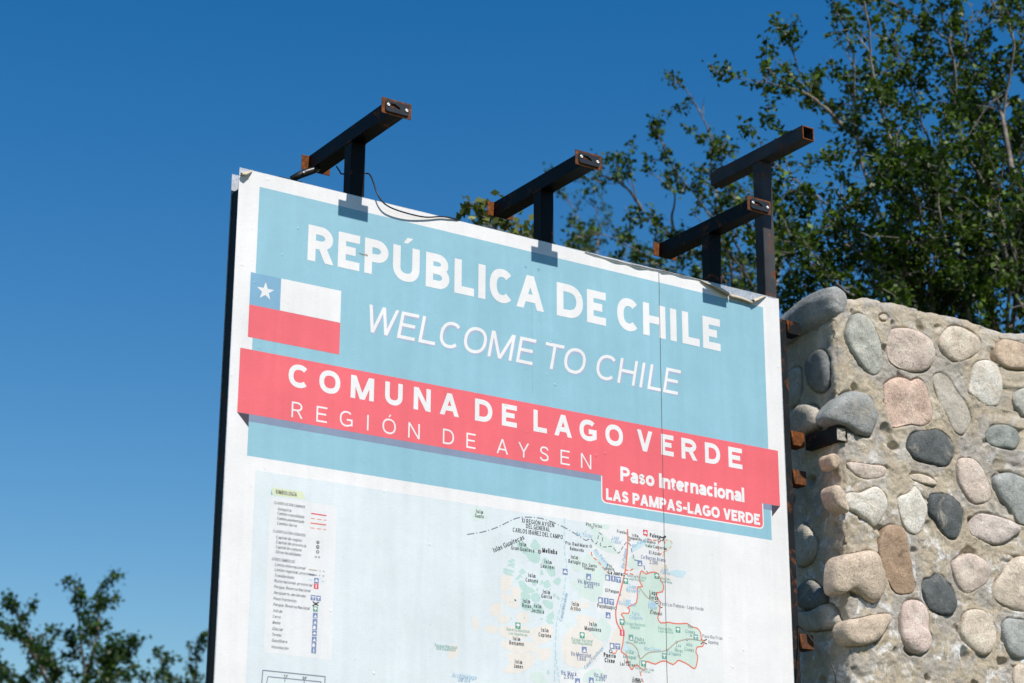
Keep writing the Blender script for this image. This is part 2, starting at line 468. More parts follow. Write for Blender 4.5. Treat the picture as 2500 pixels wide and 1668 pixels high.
MAP_ISLES = [
    [(1.1359, 3.1461), (1.1608, 3.1556), (1.1758, 3.1384), (1.2058, 3.1252), (1.236, 3.1162), (1.2309, 3.0859), (1.2059, 3.0829), (1.1808, 3.1052), (1.1509, 3.1184)],
    [(1.1933, 3.1406), (1.2008, 3.1543), (1.2133, 3.1686), (1.2284, 3.1556), (1.2385, 3.142), (1.2234, 3.1274), (1.2058, 3.1316)],
    [(1.1016, 3.0766), (1.1213, 3.0845), (1.1302, 3.0788), (1.109, 3.0692)],
    [(1.0967, 3.0614), (1.1214, 3.0706), (1.1313, 3.0655), (1.1115, 3.0569)],
    [(1.0821, 3.0471), (1.1165, 3.0449), (1.1289, 3.038), (1.1067, 3.0354), (1.0846, 3.0391)],
    [(1.0797, 3.0364), (1.1067, 3.0325), (1.1216, 3.0246), (1.092, 3.0253)],
    [(1.1315, 3.0111), (1.1438, 3.0293), (1.1586, 3.0352), (1.1512, 3.0197)],
    [(1.1462, 3.0421), (1.161, 3.0523), (1.176, 3.0435), (1.1611, 3.0355)],
    [(1.1463, 3.0066), (1.1661, 3.0109), (1.181, 2.9959), (1.2009, 2.9898), (1.2159, 2.9789), (1.186, 2.9714), (1.1563, 2.9806)],
    [(1.2059, 3.0197), (1.2259, 3.0178), (1.2159, 2.9999), (1.2009, 3.0066)],
    [(1.1538, 2.9678), (1.1761, 2.9745), (1.196, 2.96), (1.1861, 2.9422), (1.1613, 2.9437)],
    [(1.2009, 2.9689), (1.2259, 2.9758), (1.2384, 2.9563), (1.2209, 2.9418), (1.201, 2.948)],
    [(1.1564, 2.939), (1.1811, 2.9375), (1.201, 2.923), (1.1861, 2.9089), (1.1614, 2.9146)],
    [(1.2059, 2.9319), (1.2309, 2.9387), (1.2508, 2.92), (1.2458, 2.9049), (1.2209, 2.9022), (1.201, 2.9147)],
    [(1.246, 3.1004), (1.2637, 3.1047), (1.2763, 3.0829), (1.2965, 3.0683), (1.3015, 3.0477), (1.2812, 3.0411), (1.2636, 3.0602), (1.2485, 3.0753)],
    [(1.2989, 3.0304), (1.3167, 3.0418), (1.3258, 3.0293), (1.3115, 3.0129), (1.2913, 3.0232)],
    [(1.251, 3.0165), (1.2711, 3.0272), (1.2811, 3.0073), (1.266, 2.9971), (1.2509, 3.0039)],
    [(1.2459, 2.9487), (1.2659, 2.9551), (1.291, 2.9453), (1.2859, 2.9238), (1.2608, 2.9295)],
    [(1.2708, 2.9054), (1.2884, 2.9136), (1.2959, 2.8955), (1.2783, 2.8833), (1.2633, 2.8921)],
    [(1.2633, 2.8838), (1.2858, 2.8841), (1.2933, 2.8744), (1.2707, 2.8721)],
    [(1.1808, 3.1052), (1.2008, 3.1055), (1.2259, 3.0895), (1.2059, 3.0829), (1.1858, 3.0931)],
    [(1.2359, 3.0527), (1.2435, 3.062), (1.251, 3.046), (1.2409, 3.0406)],
    [(1.2911, 2.9789), (1.3013, 2.9822), (1.3012, 2.9695), (1.2921, 2.9685)],
    [(1.3088, 2.9746), (1.3214, 2.9654), (1.3163, 2.9607), (1.3063, 2.968)],
    [(1.2409, 3.0238), (1.2484, 3.0204), (1.2434, 3.0072), (1.2369, 3.0128)],
    [(1.2209, 2.99), (1.2284, 2.995), (1.2269, 2.9822), (1.2189, 2.9834)],
    [(1.2654, 2.7042), (1.2729, 2.709), (1.2743, 2.6948), (1.2664, 2.692)],
    [(1.431, 3.2245), (1.4389, 3.2277), (1.4362, 3.2164)],
    [(1.2143, 2.9438), (1.2127, 2.942), (1.2099, 2.9424), (1.2095, 2.9441), (1.2124, 2.946)],
    [(1.1572, 2.9451), (1.1558, 2.9423), (1.1525, 2.9426), (1.1521, 2.9458), (1.156, 2.9484)],
    [(1.1643, 3.0541), (1.1614, 3.0507), (1.1574, 3.052), (1.1587, 3.0551), (1.1613, 3.0559)],
    [(1.1462, 3.008), (1.1446, 3.0045), (1.1409, 3.006), (1.1414, 3.0089), (1.1444, 3.0097)],
    [(1.2067, 3.0916), (1.205, 3.0884), (1.2008, 3.0894), (1.2008, 3.0923), (1.2049, 3.0936)],
    [(1.1928, 3.0961), (1.1902, 3.0935), (1.1869, 3.0941), (1.1871, 3.0963), (1.1899, 3.0973)],
    [(1.1305, 3.0793), (1.1291, 3.077), (1.1263, 3.0775), (1.1266, 3.0803), (1.129, 3.0812)],
    [(1.2013, 2.9106), (1.1982, 2.9074), (1.1935, 2.9082), (1.1944, 2.9121), (1.1984, 2.9145)],
    [(1.2769, 2.99), (1.2756, 2.9882), (1.273, 2.9887), (1.2734, 2.9904), (1.2756, 2.9918)],
    [(1.1282, 3.0041), (1.1274, 3.0024), (1.1253, 3.0026), (1.1245, 3.0046), (1.1271, 3.005)],
    [(1.119, 2.8741), (1.1156, 2.8707), (1.1113, 2.8718), (1.1129, 2.8756), (1.1156, 2.877)],
    [(1.1349, 2.9382), (1.1315, 2.9354), (1.127, 2.9354), (1.1256, 2.9388), (1.1316, 2.942)],
    [(1.3025, 3.0353), (1.3015, 3.0329), (1.2985, 3.0338), (1.2979, 3.0363), (1.301, 3.0367)],
    [(1.2729, 2.9167), (1.2714, 2.915), (1.2677, 2.9148), (1.2678, 2.9173), (1.2717, 2.9192)],
    [(1.1732, 2.8824), (1.1692, 2.8784), (1.1658, 2.8797), (1.1661, 2.8842), (1.1696, 2.8859)],
    [(1.115, 2.9872), (1.1129, 2.9858), (1.1107, 2.986), (1.1111, 2.9877), (1.113, 2.9887)],
    [(1.2289, 3.0255), (1.2276, 3.0232), (1.2238, 3.0235), (1.2233, 3.026), (1.2269, 3.0282)],
    [(1.1352, 2.9419), (1.1321, 2.9394), (1.1277, 2.9392), (1.1273, 2.9425), (1.1319, 2.9456)],
    [(1.1555, 3.0081), (1.1534, 3.0041), (1.1478, 3.0057), (1.1483, 3.0087), (1.1529, 3.012)],
    [(1.1159, 3.0311), (1.1113, 3.0264), (1.106, 3.027), (1.1068, 3.0329), (1.1105, 3.0352)],
    [(1.2416, 3.0095), (1.2387, 3.0061), (1.2339, 3.0061), (1.2354, 3.0103), (1.2394, 3.0119)],
    [(1.1127, 2.9311), (1.1101, 2.9285), (1.1071, 2.9285), (1.1064, 2.9322), (1.1103, 2.9328)],
    [(1.2926, 2.9154), (1.2903, 2.9131), (1.2863, 2.9135), (1.2872, 2.9166), (1.2901, 2.9182)],
    [(1.2642, 2.8838), (1.2626, 2.8819), (1.26, 2.8821), (1.2602, 2.8845), (1.2626, 2.8849)],
    [(1.188, 3.0857), (1.1871, 3.0838), (1.1846, 3.0839), (1.1847, 3.0868), (1.1872, 3.0878)],
    [(1.2155, 2.964), (1.2126, 2.9615), (1.209, 2.9624), (1.2101, 2.9649), (1.2125, 2.9662)],
    [(1.2209, 2.9389), (1.2174, 2.9367), (1.2134, 2.9365), (1.2125, 2.9402), (1.2171, 2.9403)],
    [(1.1258, 3.0566), (1.1229, 3.0542), (1.1188, 3.053), (1.1178, 3.0577), (1.1227, 3.0603)],
    [(1.1873, 2.9619), (1.1858, 2.9605), (1.1829, 2.9605), (1.183, 2.9628), (1.186, 2.9635)],
    [(1.1599, 2.9266), (1.1583, 2.9234), (1.1557, 2.9248), (1.1545, 2.9274), (1.1588, 2.9287)],
    [(1.2902, 2.9493), (1.2889, 2.947), (1.2851, 2.9475), (1.2852, 2.9504), (1.289, 2.9523)],
    [(1.2533, 3.016), (1.2504, 3.0122), (1.2458, 3.0135), (1.247, 3.017), (1.2504, 3.0183)],
    [(1.1696, 2.999), (1.1686, 2.9966), (1.1666, 2.9979), (1.1658, 2.9995), (1.1685, 3.0)],
    [(1.1385, 2.9385), (1.1351, 2.935), (1.1313, 2.9359), (1.1314, 2.9401), (1.1352, 2.9402)],
    [(1.2469, 2.8861), (1.244, 2.8811), (1.2381, 2.8831), (1.239, 2.8878), (1.2433, 2.8899)],
    [(1.2045, 3.0954), (1.2016, 3.0908), (1.198, 3.0921), (1.1964, 3.0959), (1.2018, 3.0992)],
    [(1.2022, 2.905), (1.2001, 2.9018), (1.1964, 2.9031), (1.1968, 2.906), (1.1996, 2.9071)],
    [(1.1617, 3.0252), (1.1589, 3.0232), (1.1567, 3.0233), (1.1553, 3.0263), (1.159, 3.027)],
    [(1.2823, 2.9942), (1.2797, 2.992), (1.2755, 2.9912), (1.2755, 2.995), (1.2797, 2.9976)],
    [(1.2282, 3.1017), (1.2271, 3.0989), (1.2217, 3.0984), (1.2226, 3.1028), (1.2262, 3.1042)],
]
MAP_CREAM = [
    [(1.0248, 2.8999), (1.0488, 2.9231), (1.0731, 2.9175), (1.0782, 2.8933), (1.0588, 2.8748), (1.0346, 2.8764)],
    [(1.0725, 3.0168), (1.1068, 3.0292), (1.1167, 3.0094), (1.1119, 2.9797), (1.0826, 2.964), (1.0678, 2.9831)],
    [(1.1168, 2.9803), (1.1464, 2.9878), (1.1563, 2.9556), (1.1268, 2.9399)],
    [(1.068, 2.9582), (1.1071, 2.9543), (1.1465, 2.9379), (1.1368, 2.912), (1.0926, 2.9196)],
    [(1.0061, 2.8326), (1.0349, 2.8416), (1.0543, 2.8375), (1.0496, 2.8166), (1.0111, 2.8168)],
    [(0.9556, 2.8558), (0.9722, 2.8657), (0.982, 2.8423), (0.9775, 2.8175), (0.9607, 2.8279)],
    [(1.0589, 2.8707), (1.0977, 2.883), (1.1076, 2.8635), (1.0736, 2.8517)],
    [(1.1369, 2.8872), (1.1664, 2.9027), (1.1911, 2.8887), (1.1763, 2.8623), (1.1468, 2.8634)],
    [(1.0639, 2.8385), (1.137, 2.8501), (1.1961, 2.8478), (1.1863, 2.8138), (1.1177, 2.7989), (1.069, 2.8145)],
    [(1.206, 2.8447), (1.2657, 2.8674), (1.2907, 2.8533), (1.2806, 2.8149), (1.2258, 2.793), (1.2011, 2.8153)],
    [(1.074, 2.7905), (1.1372, 2.7967), (1.206, 2.7993), (1.2258, 2.7724), (1.1569, 2.7577), (1.0935, 2.7639)],
    [(1.0985, 2.748), (1.1569, 2.7577), (1.2159, 2.7551), (1.2011, 2.7168), (1.1473, 2.6875), (1.0795, 2.6855), (1.1083, 2.7165)],
    [(1.2258, 2.7765), (1.2705, 2.785), (1.2804, 2.757), (1.2456, 2.7373), (1.2209, 2.7555)],
    [(1.3872, 2.9093), (1.423, 2.9194), (1.4796, 2.9063), (1.4535, 2.8782), (1.4583, 2.8534), (1.4942, 2.8317), (1.5095, 2.8206), (1.4935, 2.7812), (1.4572, 2.7486), (1.4111, 2.7277), (1.3555, 2.7309), (1.333, 2.762), (1.3308, 2.8199), (1.3614, 2.8605), (1.3971, 2.8809)],
    [(1.3722, 2.9583), (1.4132, 2.967), (1.4078, 2.9368), (1.372, 2.9246)],
    [(1.4234, 2.9639), (1.4492, 2.9625), (1.4439, 2.9449), (1.4182, 2.9464)],
    [(0.8694, 2.7584), (0.8929, 2.7566), (0.9026, 2.7375), (0.8796, 2.7074), (0.8607, 2.7216)],
    [(1.6074, 3.0617), (1.6286, 3.0554), (1.6386, 3.0219), (1.6165, 2.9763), (1.5894, 2.9348), (1.5791, 2.9466), (1.5851, 2.9901)],
    [(1.5571, 2.8803), (1.5834, 2.8873), (1.5988, 2.8675), (1.5928, 2.8202), (1.5612, 2.8045), (1.5303, 2.8268), (1.5463, 2.8538)],
    [(1.7272, 3.1588), (1.7759, 3.1514), (1.8081, 3.1288), (1.818, 3.0903), (1.7798, 3.0903), (1.7478, 3.1129), (1.7212, 3.1317)],
]
MAP_WATER = [
    [(1.4668, 3.1575), (1.4825, 3.1551), (1.5291, 3.1131), (1.5368, 3.101), (1.5236, 3.0995), (1.4874, 3.1297)],
    [(1.6418, 3.1923), (1.6744, 3.2139), (1.7071, 3.2269), (1.7123, 3.2187), (1.674, 3.1919), (1.6441, 3.175)],
    [(1.8078, 3.1177), (1.8355, 3.1298), (1.8686, 3.1315), (1.8923, 3.1299), (1.8847, 3.1157), (1.8678, 3.104), (1.8295, 3.1092), (1.8076, 3.1111)],
    [(1.6234, 3.0635), (1.6337, 3.0473), (1.6279, 3.0207), (1.6176, 3.0369)],
    [(1.6168, 2.9936), (1.6326, 2.9867), (1.6215, 2.9597), (1.6138, 2.9718)],
    [(1.7184, 3.0047), (1.7451, 2.999), (1.75, 2.9778), (1.7232, 2.9792)],
    [(1.5928, 2.8202), (1.6087, 2.8302), (1.6243, 2.8233), (1.6136, 2.8095), (1.5952, 2.8077)],
]
COMUNA = [
    (1.6857, 3.1091),
    (1.7043, 3.099),
    (1.7261, 3.1081),
    (1.7559, 3.1086),
    (1.7742, 3.0808),
    (1.7846, 3.0645),
    (1.7786, 3.0419),
    (1.7525, 3.0346),
    (1.7563, 3.0132),
    (1.7668, 3.0013),
    (1.7632, 2.9662),
    (1.7546, 2.9436),
    (1.7676, 2.9255),
    (1.8029, 2.9313),
    (1.83, 2.9297),
    (1.8628, 2.9322),
    (1.8903, 2.9359),
    (1.912, 2.9251),
    (1.9368, 2.9232),
    (1.9528, 2.9073),
    (1.9549, 2.8857),
    (1.9684, 2.8761),
    (1.9595, 2.8578),
    (1.9345, 2.8532),
    (1.9283, 2.8309),
    (1.9361, 2.8186),
    (1.9266, 2.7788),
    (1.9128, 2.7732),
    (1.8912, 2.7842),
    (1.8589, 2.7941),
    (1.8426, 2.7948),
    (1.8205, 2.7777),
    (1.7884, 2.7876),
    (1.7615, 2.783),
    (1.7398, 2.7724),
    (1.7133, 2.7764),
    (1.6974, 2.777),
    (1.6942, 2.7534),
    (1.6861, 2.7442),
    (1.6652, 2.7571),
    (1.6468, 2.7597),
    (1.636, 2.7439),
    (1.6282, 2.7474),
    (1.6154, 2.7673),
    (1.6106, 2.7923),
    (1.5873, 2.8027),
    (1.5928, 2.8245),
    (1.5987, 2.859),
    (1.599, 2.8803),
    (1.5914, 2.8966),
    (1.6023, 2.9148),
    (1.5998, 2.9274),
    (1.5905, 2.9371),
    (1.6001, 2.9445),
    (1.6212, 2.9446),
    (1.6268, 2.9603),
    (1.619, 2.9659),
    (1.6431, 2.9792),
    (1.6592, 2.9896),
    (1.6653, 3.0292),
    (1.6657, 3.0466),
    (1.6872, 3.0512),
    (1.6742, 3.0693),
    (1.6774, 3.0959),
]
MAP_LINES = [
    ('border', 'dashdot', 0.0035, [(0.9304, 3.1481), (0.998, 3.1665), (1.0566, 3.1909), (1.1356, 3.2331), (1.1957, 3.2445), (1.2564, 3.2448), (1.338, 3.2276), (1.3997, 3.2053), (1.4359, 3.1904)]),
    ('border', 'dash', 0.0035, [(1.4359, 3.1904), (1.4568, 3.1996), (1.4698, 3.1882), (1.4828, 3.1855), (1.491, 3.2126), (1.4948, 3.2262), (1.5068, 3.219), (1.5092, 3.2018), (1.4985, 3.1831), (1.5142, 3.1764), (1.5512, 3.1831), (1.5668, 3.1698), (1.5826, 3.163), (1.6044, 3.192), (1.6206, 3.2072), (1.6365, 3.196), (1.6414, 3.1747), (1.6491, 3.1581), (1.6462, 3.1468), (1.673, 3.1434), (1.6942, 3.1307), (1.6993, 3.1159), (1.7152, 3.1047)]),
    ('ferry', 'dash', 0.0035, [(1.3433, 3.2585), (1.3404, 3.202), (1.3416, 3.1377), (1.3501, 3.0917), (1.3446, 3.0315), (1.3316, 2.9665), (1.3084, 2.8843), (1.3022, 2.817), (1.2993, 2.734), (1.2966, 2.6652)]),
    ('ferry', 'dash', 0.003, [(1.302, 2.7756), (1.3078, 2.7224), (1.3176, 2.667)]),
    ('road', 'solid', 0.0062, [(1.6231, 3.2568), (1.6232, 3.2031), (1.6138, 3.1232), (1.6068, 3.0876), (1.5855, 3.016), (1.5661, 2.9538), (1.5691, 2.9071), (1.5895, 2.8772)]),
    ('road', 'dash', 0.0045, [(1.4589, 3.1522), (1.464, 3.1355), (1.4873, 3.1211), (1.5131, 3.0982), (1.5391, 3.0797)]),
    ('road', 'dash', 0.0045, [(1.6082, 3.1052), (1.6294, 3.1033), (1.651, 3.1146)]),
    ('road', 'dash', 0.0045, [(1.6068, 3.0876), (1.6399, 3.0915), (1.6557, 3.0824)]),
    ('road', 'dash', 0.0045, [(1.7049, 3.2532), (1.718, 3.2327), (1.7452, 3.2308), (1.767, 3.2336), (1.7889, 3.2328), (1.7969, 3.2249)]),
    ('road', 'dash', 0.0045, [(1.767, 3.2336), (1.7637, 3.2074), (1.7685, 3.1815), (1.789, 3.1928)]),
    ('road', 'dash', 0.0045, [(1.6701, 2.7385), (1.6775, 2.7138), (1.6851, 2.6989)]),
    ('road', 'solid', 0.004, [(1.5403, 2.7983), (1.5584, 2.7937), (1.5691, 2.8073)]),
    ('trail', 'solid', 0.0045, [(1.6141, 2.8384), (1.6377, 2.8352), (1.6611, 2.814), (1.671, 2.7852), (1.7087, 2.81), (1.7516, 2.8184), (1.7949, 2.829), (1.839, 2.8613), (1.8886, 2.877), (1.9326, 2.8791), (1.9656, 2.8758)]),
    ('trail', 'solid', 0.004, [(1.6737, 3.0454), (1.6973, 3.0219), (1.7238, 3.0053), (1.7516, 2.9997)]),
    ('trail', 'solid', 0.004, [(1.671, 2.7852), (1.6679, 2.7595)]),
    ('frontier', 'dash', 0.006, [(1.7945, 3.238), (1.8219, 3.237), (1.827, 3.222), (1.8101, 3.2043), (1.7934, 3.1934), (1.7846, 3.1702), (1.7976, 3.1452), (1.7971, 3.1275)]),
    ('river', 'solid', 0.004, [(1.6661, 2.8017), (1.6138, 2.8222), (1.6036, 2.8425)]),
    ('river', 'solid', 0.0025, [(1.8003, 2.8316), (1.8268, 2.8127), (1.8597, 2.8244)]),
    ('black', 'solid', 0.005, [(1.7718, 3.2484), (1.7837, 3.2455), (1.7982, 3.254)]),
    ('black', 'solid', 0.005, [(1.7834, 3.2321), (1.7891, 3.2417), (1.8003, 3.2521)]),
    ('ink', 'solid', 0.004, [(1.9521, 2.8845), (1.9657, 2.8802), (1.9815, 2.8861)]),
    ('ink', 'solid', 0.004, [(1.9514, 2.8657), (1.9655, 2.8728), (1.9809, 2.8686)]),
    ('ink', 'solid', 0.003, [(1.7584, 2.9895), (1.769, 2.982), (1.7772, 2.985)]),
    ('red', 'solid', 0.004, [(0.3206, 3.1413), (0.3784, 3.141)]),
    ('coral', 'dash', 0.003, [(0.3203, 3.1248), (0.379, 3.1251)]),
    ('road', 'solid', 0.004, [(0.3205, 3.1085), (0.3786, 3.1095)]),
    ('coral', 'dash', 0.003, [(0.3201, 3.0925), (0.3792, 3.0931)]),
    ('trail', 'dashdot', 0.0035, [(0.32, 2.9522), (0.3781, 2.9529)]),
    ('border', 'dashdot', 0.003, [(0.3196, 2.936), (0.3773, 2.9371)]),
    ('ferry', 'dash', 0.003, [(0.3189, 2.9186), (0.378, 2.9188)]),
    ('inkline', 'straight', 0.0035, [(0.1687, 2.6084), (0.3935, 2.6079), (0.3902, 2.5052), (0.165, 2.512), (0.1687, 2.6084)]),
    ('inkline', 'straight', 0.003, [(0.1719, 2.5125), (0.1881, 2.5898), (0.3784, 2.5897), (0.3774, 2.5294)]),
    ('inkline', 'straight', 0.003, [(0.2482, 2.5897), (0.2483, 2.5784)]),
    ('inkline', 'straight', 0.003, [(0.318, 2.5886), (0.3181, 2.5748)]),
    ('black', 'solid', 0.004, [(0.3386, 2.848), (0.346, 2.8437), (0.3546, 2.8446), (0.3603, 2.8491)]),
    ('black', 'solid', 0.004, [(0.3382, 2.8333), (0.3452, 2.8384), (0.3548, 2.8394), (0.3598, 2.8357)]),
]
MAP_ICONS = [
    ('blue', 1.446, 3.0594, 0.0212, 'peak'),
    ('blue', 1.5311, 3.0658, 0.0212, 'house'),
    ('blue', 1.5557, 3.0652, 0.0212, 'bar'),
    ('blue', 1.5794, 3.0636, 0.0212, 'cross'),
    ('green', 1.6112, 3.063, 0.0212, 'tree'),
    ('blue', 1.6771, 3.1361, 0.0212, 'peak'),
    ('green', 1.754, 3.0978, 0.0212, 'tree'),
    ('blue', 1.3438, 3.0654, 0.0212, 'boat'),
    ('blue', 1.4981, 2.9797, 0.0212, 'house'),
    ('blue', 1.5231, 2.9799, 0.0212, 'bar'),
    ('blue', 1.5471, 2.9791, 0.0212, 'cross'),
    ('blue', 1.5307, 2.9286, 0.0212, 'peak'),
    ('green', 1.5927, 2.9104, 0.0212, 'tree'),
    ('green', 1.1429, 2.8515, 0.0212, 'tree'),
    ('green', 1.4162, 2.845, 0.0212, 'tree'),
    ('blue', 1.4245, 2.7943, 0.0212, 'peak'),
    ('blue', 1.5474, 2.82, 0.0212, 'house'),
    ('blue', 1.5719, 2.8203, 0.0212, 'cross'),
    ('teal', 1.6313, 2.858, 0.0212, 'peak'),
    ('green', 1.8469, 2.9084, 0.0212, 'tree'),
    ('teal', 1.929, 2.8884, 0.0212, 'cross'),
    ('teal', 1.7808, 2.8053, 0.0212, 'cross'),
    ('green', 1.6866, 2.7697, 0.0212, 'tree'),
    ('blue', 1.3945, 2.6799, 0.0212, 'peak'),
    ('blue', 1.454, 2.688, 0.0212, 'peak'),
    ('red', 1.5926, 2.8711, 0.0212, 'bar'),
    ('red', 1.7049, 3.2541, 0.0212, 'boat'),
    ('blue', 0.3493, 2.9186, 0.0172, 'boat'),
    ('red', 0.3491, 2.8999, 0.0172, 'bar'),
    ('blue', 0.339, 2.861, 0.0172, 'cross'),
    ('blue', 0.3593, 2.8611, 0.0172, 'cross'),
    ('green', 0.3491, 2.8246, 0.0172, 'tree'),
    ('blue', 0.3495, 2.8031, 0.0172, 'peak'),
    ('blue', 0.3493, 2.7829, 0.0172, 'peak'),
    ('blue', 0.3491, 2.7644, 0.0172, 'house'),
    ('blue', 0.3489, 2.7451, 0.0172, 'boat'),
    ('blue', 0.3487, 2.725, 0.0172, 'peak'),
    ('blue', 0.3485, 2.7066, 0.0172, 'house'),
    ('blue', 0.3483, 2.6883, 0.0172, 'bar'),
]
MAP_RINGS = [
    (1.2335, 3.1244, 0.0078, 1),
    (1.4571, 3.1723, 0.0058, 0),
    (1.4651, 3.2424, 0.0044, 0),
    (1.6196, 3.2404, 0.0044, 0),
    (1.6315, 3.2164, 0.0044, 0),
    (1.7169, 3.2321, 0.0041, 0),
    (1.7681, 3.2328, 0.0075, 0),
    (1.7695, 3.1798, 0.0041, 0),
    (1.7969, 3.2036, 0.0041, 0),
    (1.5189, 3.0955, 0.0048, 0),
    (1.4221, 3.0939, 0.0041, 0),
    (1.6036, 3.0851, 0.0058, 0),
    (1.5865, 3.0096, 0.0041, 0),
    (1.5636, 2.9578, 0.0058, 0),
    (1.7522, 2.9989, 0.0071, 0),
    (1.5403, 2.7995, 0.0078, 0),
    (1.6146, 2.8385, 0.0044, 0),
    (1.6649, 2.794, 0.0048, 0),
    (1.7959, 2.8291, 0.0041, 0),
    (1.8391, 2.8621, 0.0048, 0),
    (1.8885, 2.8757, 0.0048, 0),
    (1.9072, 2.8927, 0.0041, 0),
    (1.6558, 2.7618, 0.0041, 0),
    (1.7283, 2.9689, 0.0041, 0),
    (1.6779, 2.7084, 0.0041, 0),
    (0.3497, 3.0469, 0.006, 1),
    (0.3498, 3.0311, 0.0067, 1),
    (0.35, 3.0148, 0.006, 0),
    (0.3438, 2.9974, 0.0037, 0),
    (0.356, 2.9976, 0.0037, 0),
]
